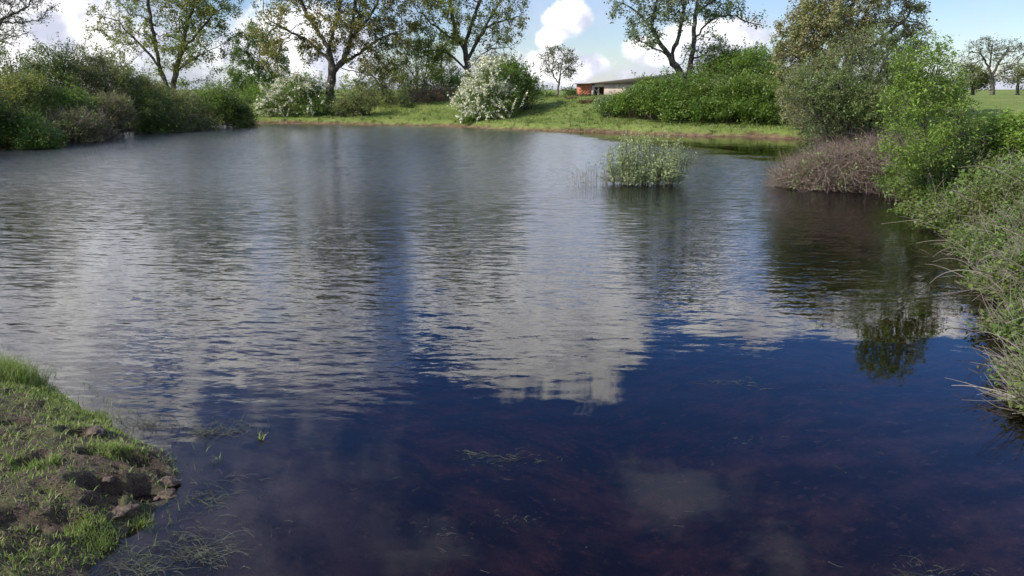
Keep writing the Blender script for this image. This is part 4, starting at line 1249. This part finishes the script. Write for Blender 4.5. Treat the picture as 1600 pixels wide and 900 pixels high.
# bright tussocks one can tell apart on the near bank
tuss = [(15, 592, .16, .17, 'tall bright grass tussock at the left edge by the water'), (140, 815, .045, .09, 'small bright green tussock beside the hoof print'),
        (60, 745, .05, .1, 'low green tussock on the mud near the left edge'), (185, 715, .045, .12, 'green tussock near the tip of the muddy bank'),
        (165, 625, .05, .12, 'yellowish grass tussock along the upper water edge'), (225, 785, .05, .05, 'sparse tuft at the rim of the hoof print')]
for i, (px_2, py_2, ht, rr, lab) in enumerate(tuss):
    c_ = pix(px_2, py_2, .12)
    n = int(900 * (rr / .1) ** 1.3)
    a = rngn.random(n) * 6.283; q = rngn.random(n) ** .7 * rr
    xx = c_[0] + np.cos(a) * q * 1.4; yy = c_[1] + np.sin(a) * q
    zc, _ = mud_height(xx, yy)
    zc0 = float(np.median(zc))
    P_ = np.stack([xx - c_[0], yy - c_[1], zc - .01 - zc0], 1)
    Vb, Fq, Ft_ = blades(P_, ht, .0045, .7, rngn)
    o = link('grass_tussock', mesh_np('grass_tussock', Vb, [Fq, Ft_], False, [M['grass_near']]), loc=(c_[0], c_[1], zc0))
    tag(o, lab, 'grass', 'tussocks on the muddy bank')

# mud clods
m, k, b = new_mat('crumbly_mud'); tcn = k.node('ShaderNodeNewGeometry')
n_ = k.noise(tcn.outputs['Position'], 26, 6, .7)
k.put(b.inputs['Base Color'], k.mix(k.step(n_, .35, .65), (.055, .036, .025), (.20, .14, .10))); b.inputs['Roughness'].default_value = .85
bp = k.node('ShaderNodeBump'); bp.inputs['Strength'].default_value = 1.0; bp.inputs['Distance'].default_value = .03
k.put(bp.inputs['Height'], n_); k.l.new(bp.outputs[0], b.inputs['Normal'])
M['clod'] = m
clod_rng = np.random.default_rng(220)


def clod(seed, r):
    rg = np.random.default_rng(seed)
    import bmesh
    bm = bmesh.new(); bmesh.ops.create_icosphere(bm, subdivisions=3, radius=r)
    off_ = rg.random(3) * 50
    for v in bm.verts:
        p = np.array(v.co)
        f_ = .15 + 1.7 * float(fbm(np.array([p[0] / r * .8 + off_[0] + p[2] / r]), np.array([p[1] / r * .8 + off_[1] - p[2] / r * .6]), 2.3, 4, seed)[0])
        v.co = Vector(p * f_ * np.array((1.2, .9, .5)))
    me = bpy.data.meshes.new('mud_clod'); bm.to_mesh(me); bm.free(); me.materials.append(M['clod'])
    me.polygons.foreach_set('use_smooth', np.ones(len(me.polygons), bool))
    return me


for i, (px_2, py_2, r_, lab) in enumerate([(254, 740, .06, 'large churned mud clod at the tip of the bank'), (228, 728, .05, 'mud clod behind the largest one at the bank tip'), (262, 752, .05, 'mud clod touching the water at the bank tip'),
                                           (195, 790, .06, 'mud clod standing inside the hoof print'), (150, 690, .05, 'rough mud clod on the upper part of the bank'), (70, 690, .045, 'mud clod among the grass on the left'),
                                           (105, 770, .05, 'dark mud clod left of the hoof print'), (60, 835, .055, 'mud clod in the dark lower left corner'),
                                           (243, 757, .028, 'crumb of mud at the lower lip of the bank tip'), (238, 722, .03, 'crumb of mud on the upper lip of the bank tip'), (212, 722, .03, 'crumb of mud behind the deep hoof print'), (172, 760, .03, 'crumb of mud on the left rim of the hoof print')]):
    c_ = pix(px_2, py_2, .08); zc, _ = mud_height(np.array([c_[0]]), np.array([c_[1]]))
    o = link('mud_clod', clod(300 + i, r_), loc=(c_[0], c_[1], max(float(zc[0]), 0) - r_ * .22)); o.rotation_euler.z = i * 1.3
    tag(o, lab, 'mud clod', 'mud clods on the near bank')

# ------------------------------------------------------------------ weeds in and on the water
def weed(px_2, py_2, n, sp, length, label, seed, up=0.0, group='water weeds near the bank'):
    rg = np.random.default_rng(seed); c_ = pix(px_2, py_2, 0); n = int(n * 1.7)
    a = rg.normal(size=(n, 2)) * np.array(sp); a[::2] = a[::2] * .35 + rg.normal(size=2) * np.array(sp) * .6
    p0 = np.concatenate([a, -.05 + .04 * rg.random((n, 1))], 1)
    ang = rg.random(n) * 6.283; L_ = length * (.4 + rg.random(n))
    dr = np.stack([np.cos(ang) * L_, np.sin(ang) * L_ * .7, rg.random(n) * up * L_], 1)
    p2 = p0 + dr; p1 = (p0 + p2) / 2 + np.concatenate([rg.normal(size=(n, 2)) * length * .22, rg.random((n, 1)) * up * length + .03], 1)
    p2[:, 2] = np.where(rg.random(n) < .4, np.maximum(p2[:, 2], .004), p2[:, 2])
    V_, F_ = curves(p0, p1, p2, .0012, .0006, 6, 3)
    parts = [(V_, [F_])]
    o = link('water_weed', mesh_np('water_weed', *join(parts), True, [M['weed']]), loc=(c_[0], c_[1], 0))
    tag(o, label, 'water weed', group, 'stuff')


weed(800, 718, 110, (.15, .05), .13, 'floating tangle of pale weed in the middle foreground', 401)
weed(797, 812, 30, (.07, .03), .07, 'small pale weed tangle near the bottom centre', 402)
weed(1140, 600, 40, (.12, .06), .12, 'faint weed strands on the blue water right of centre', 403)
weed(1440, 890, 55, (.14, .04), .12, 'weed strands at the bottom edge on the right', 404)
weed(1160, 690, 25, (.14, .05), .08, 'scattered fine weed strands above the cloud reflection', 405)
weed(350, 672, 70, (.14, .06), .14, 'weed patch with upright shoots off the bank tip', 406, .5)
weed(330, 770, 90, (.15, .13), .13, 'weed bed close to the right side of the bank tip', 407, .15)
weed(285, 850, 150, (.16, .13), .15, 'dense weed bed along the lower left bank edge', 408, .3)
weed(215, 885, 120, (.16, .10), .14, 'weed mat at the bottom edge beside the mud', 409, .3)
weed(650, 830, 25, (.16, .05), .07, 'thin strands left of the bottom centre tangle', 410)
weed(250, 665, 60, (.22, .06), .12, 'thin reeds standing along the upper bank edge', 411, .9)
c_ = pix(407, 686, 0)
P_ = rngn.normal(size=(16, 3)) * np.array((.012, .01, 0))
Vb, Fq, Ft_ = blades(P_, .055, .007, .8, rngn)
o = link('water_shoot', mesh_np('water_shoot', Vb, [Fq, Ft_], False, [M['grass_near']]), loc=(c_[0], c_[1], -.005))
tag(o, 'tiny bright green shoot poking out of the water right of the bank', 'water plant')
# reeds emerging at the muddy edge
x_, y_, s_ = scatter_land(9000, (-5.2, -1.3), (2.4, 6.6), -.28, .02, 230, lambda x, y, s: .15 + .85 * sstep(fbm(x, y, 2.2, 3, 14), .45, .6))
P_ = np.stack([x_, y_, np.full(len(x_), -.03)], 1)[:1500]
Vb, Fq, Ft_ = blades(P_, .075, .0035, 1.1, rngn)
o = link('edge_reeds', mesh_np('edge_reeds', Vb, [Fq, Ft_], False, [M['grass_near']]))
tag(o, 'fine blades growing out of the shallow water along the bank', 'water plants', kind='stuff')
# specks of drifting litter
n = 170
rg = np.random.default_rng(240)
q = np.stack([300 + rg.random(n) * 1250, 560 + rg.random(n) * 340], 1)
P_ = np.array([pix(a, b_, .002) for a, b_ in q])
P_ = P_[signed(P_[:, 0], P_[:, 1]) < -.1]
Vl, Fl = leaves(P_, .008, .45, up=8, fold=.02, rng=rg)
Vl[:, 2] = np.clip(Vl[:, 2], .001, .006)
st = P_[rg.random(len(P_)) < .2]; ang = rg.random(len(st)) * 6.28; L_ = .02 + .05 * rg.random(len(st))
dd = np.stack([np.cos(ang) * L_, np.sin(ang) * L_, ang * 0], 1)
Vc, Fc = curves(st, st + dd * .5 + rg.normal(size=st.shape) * .004 * np.array((1, 1, 0)), st + dd, .0008, .0005, 3, 3)
o = link('floating_specks', mesh_np('floating_specks', *join([(Vl, [Fl]), (Vc, [Fc])]), False, [M['weed']]))
tag(o, 'tiny pale specks and stalks drifting on the calm water', 'floating litter', kind='stuff')
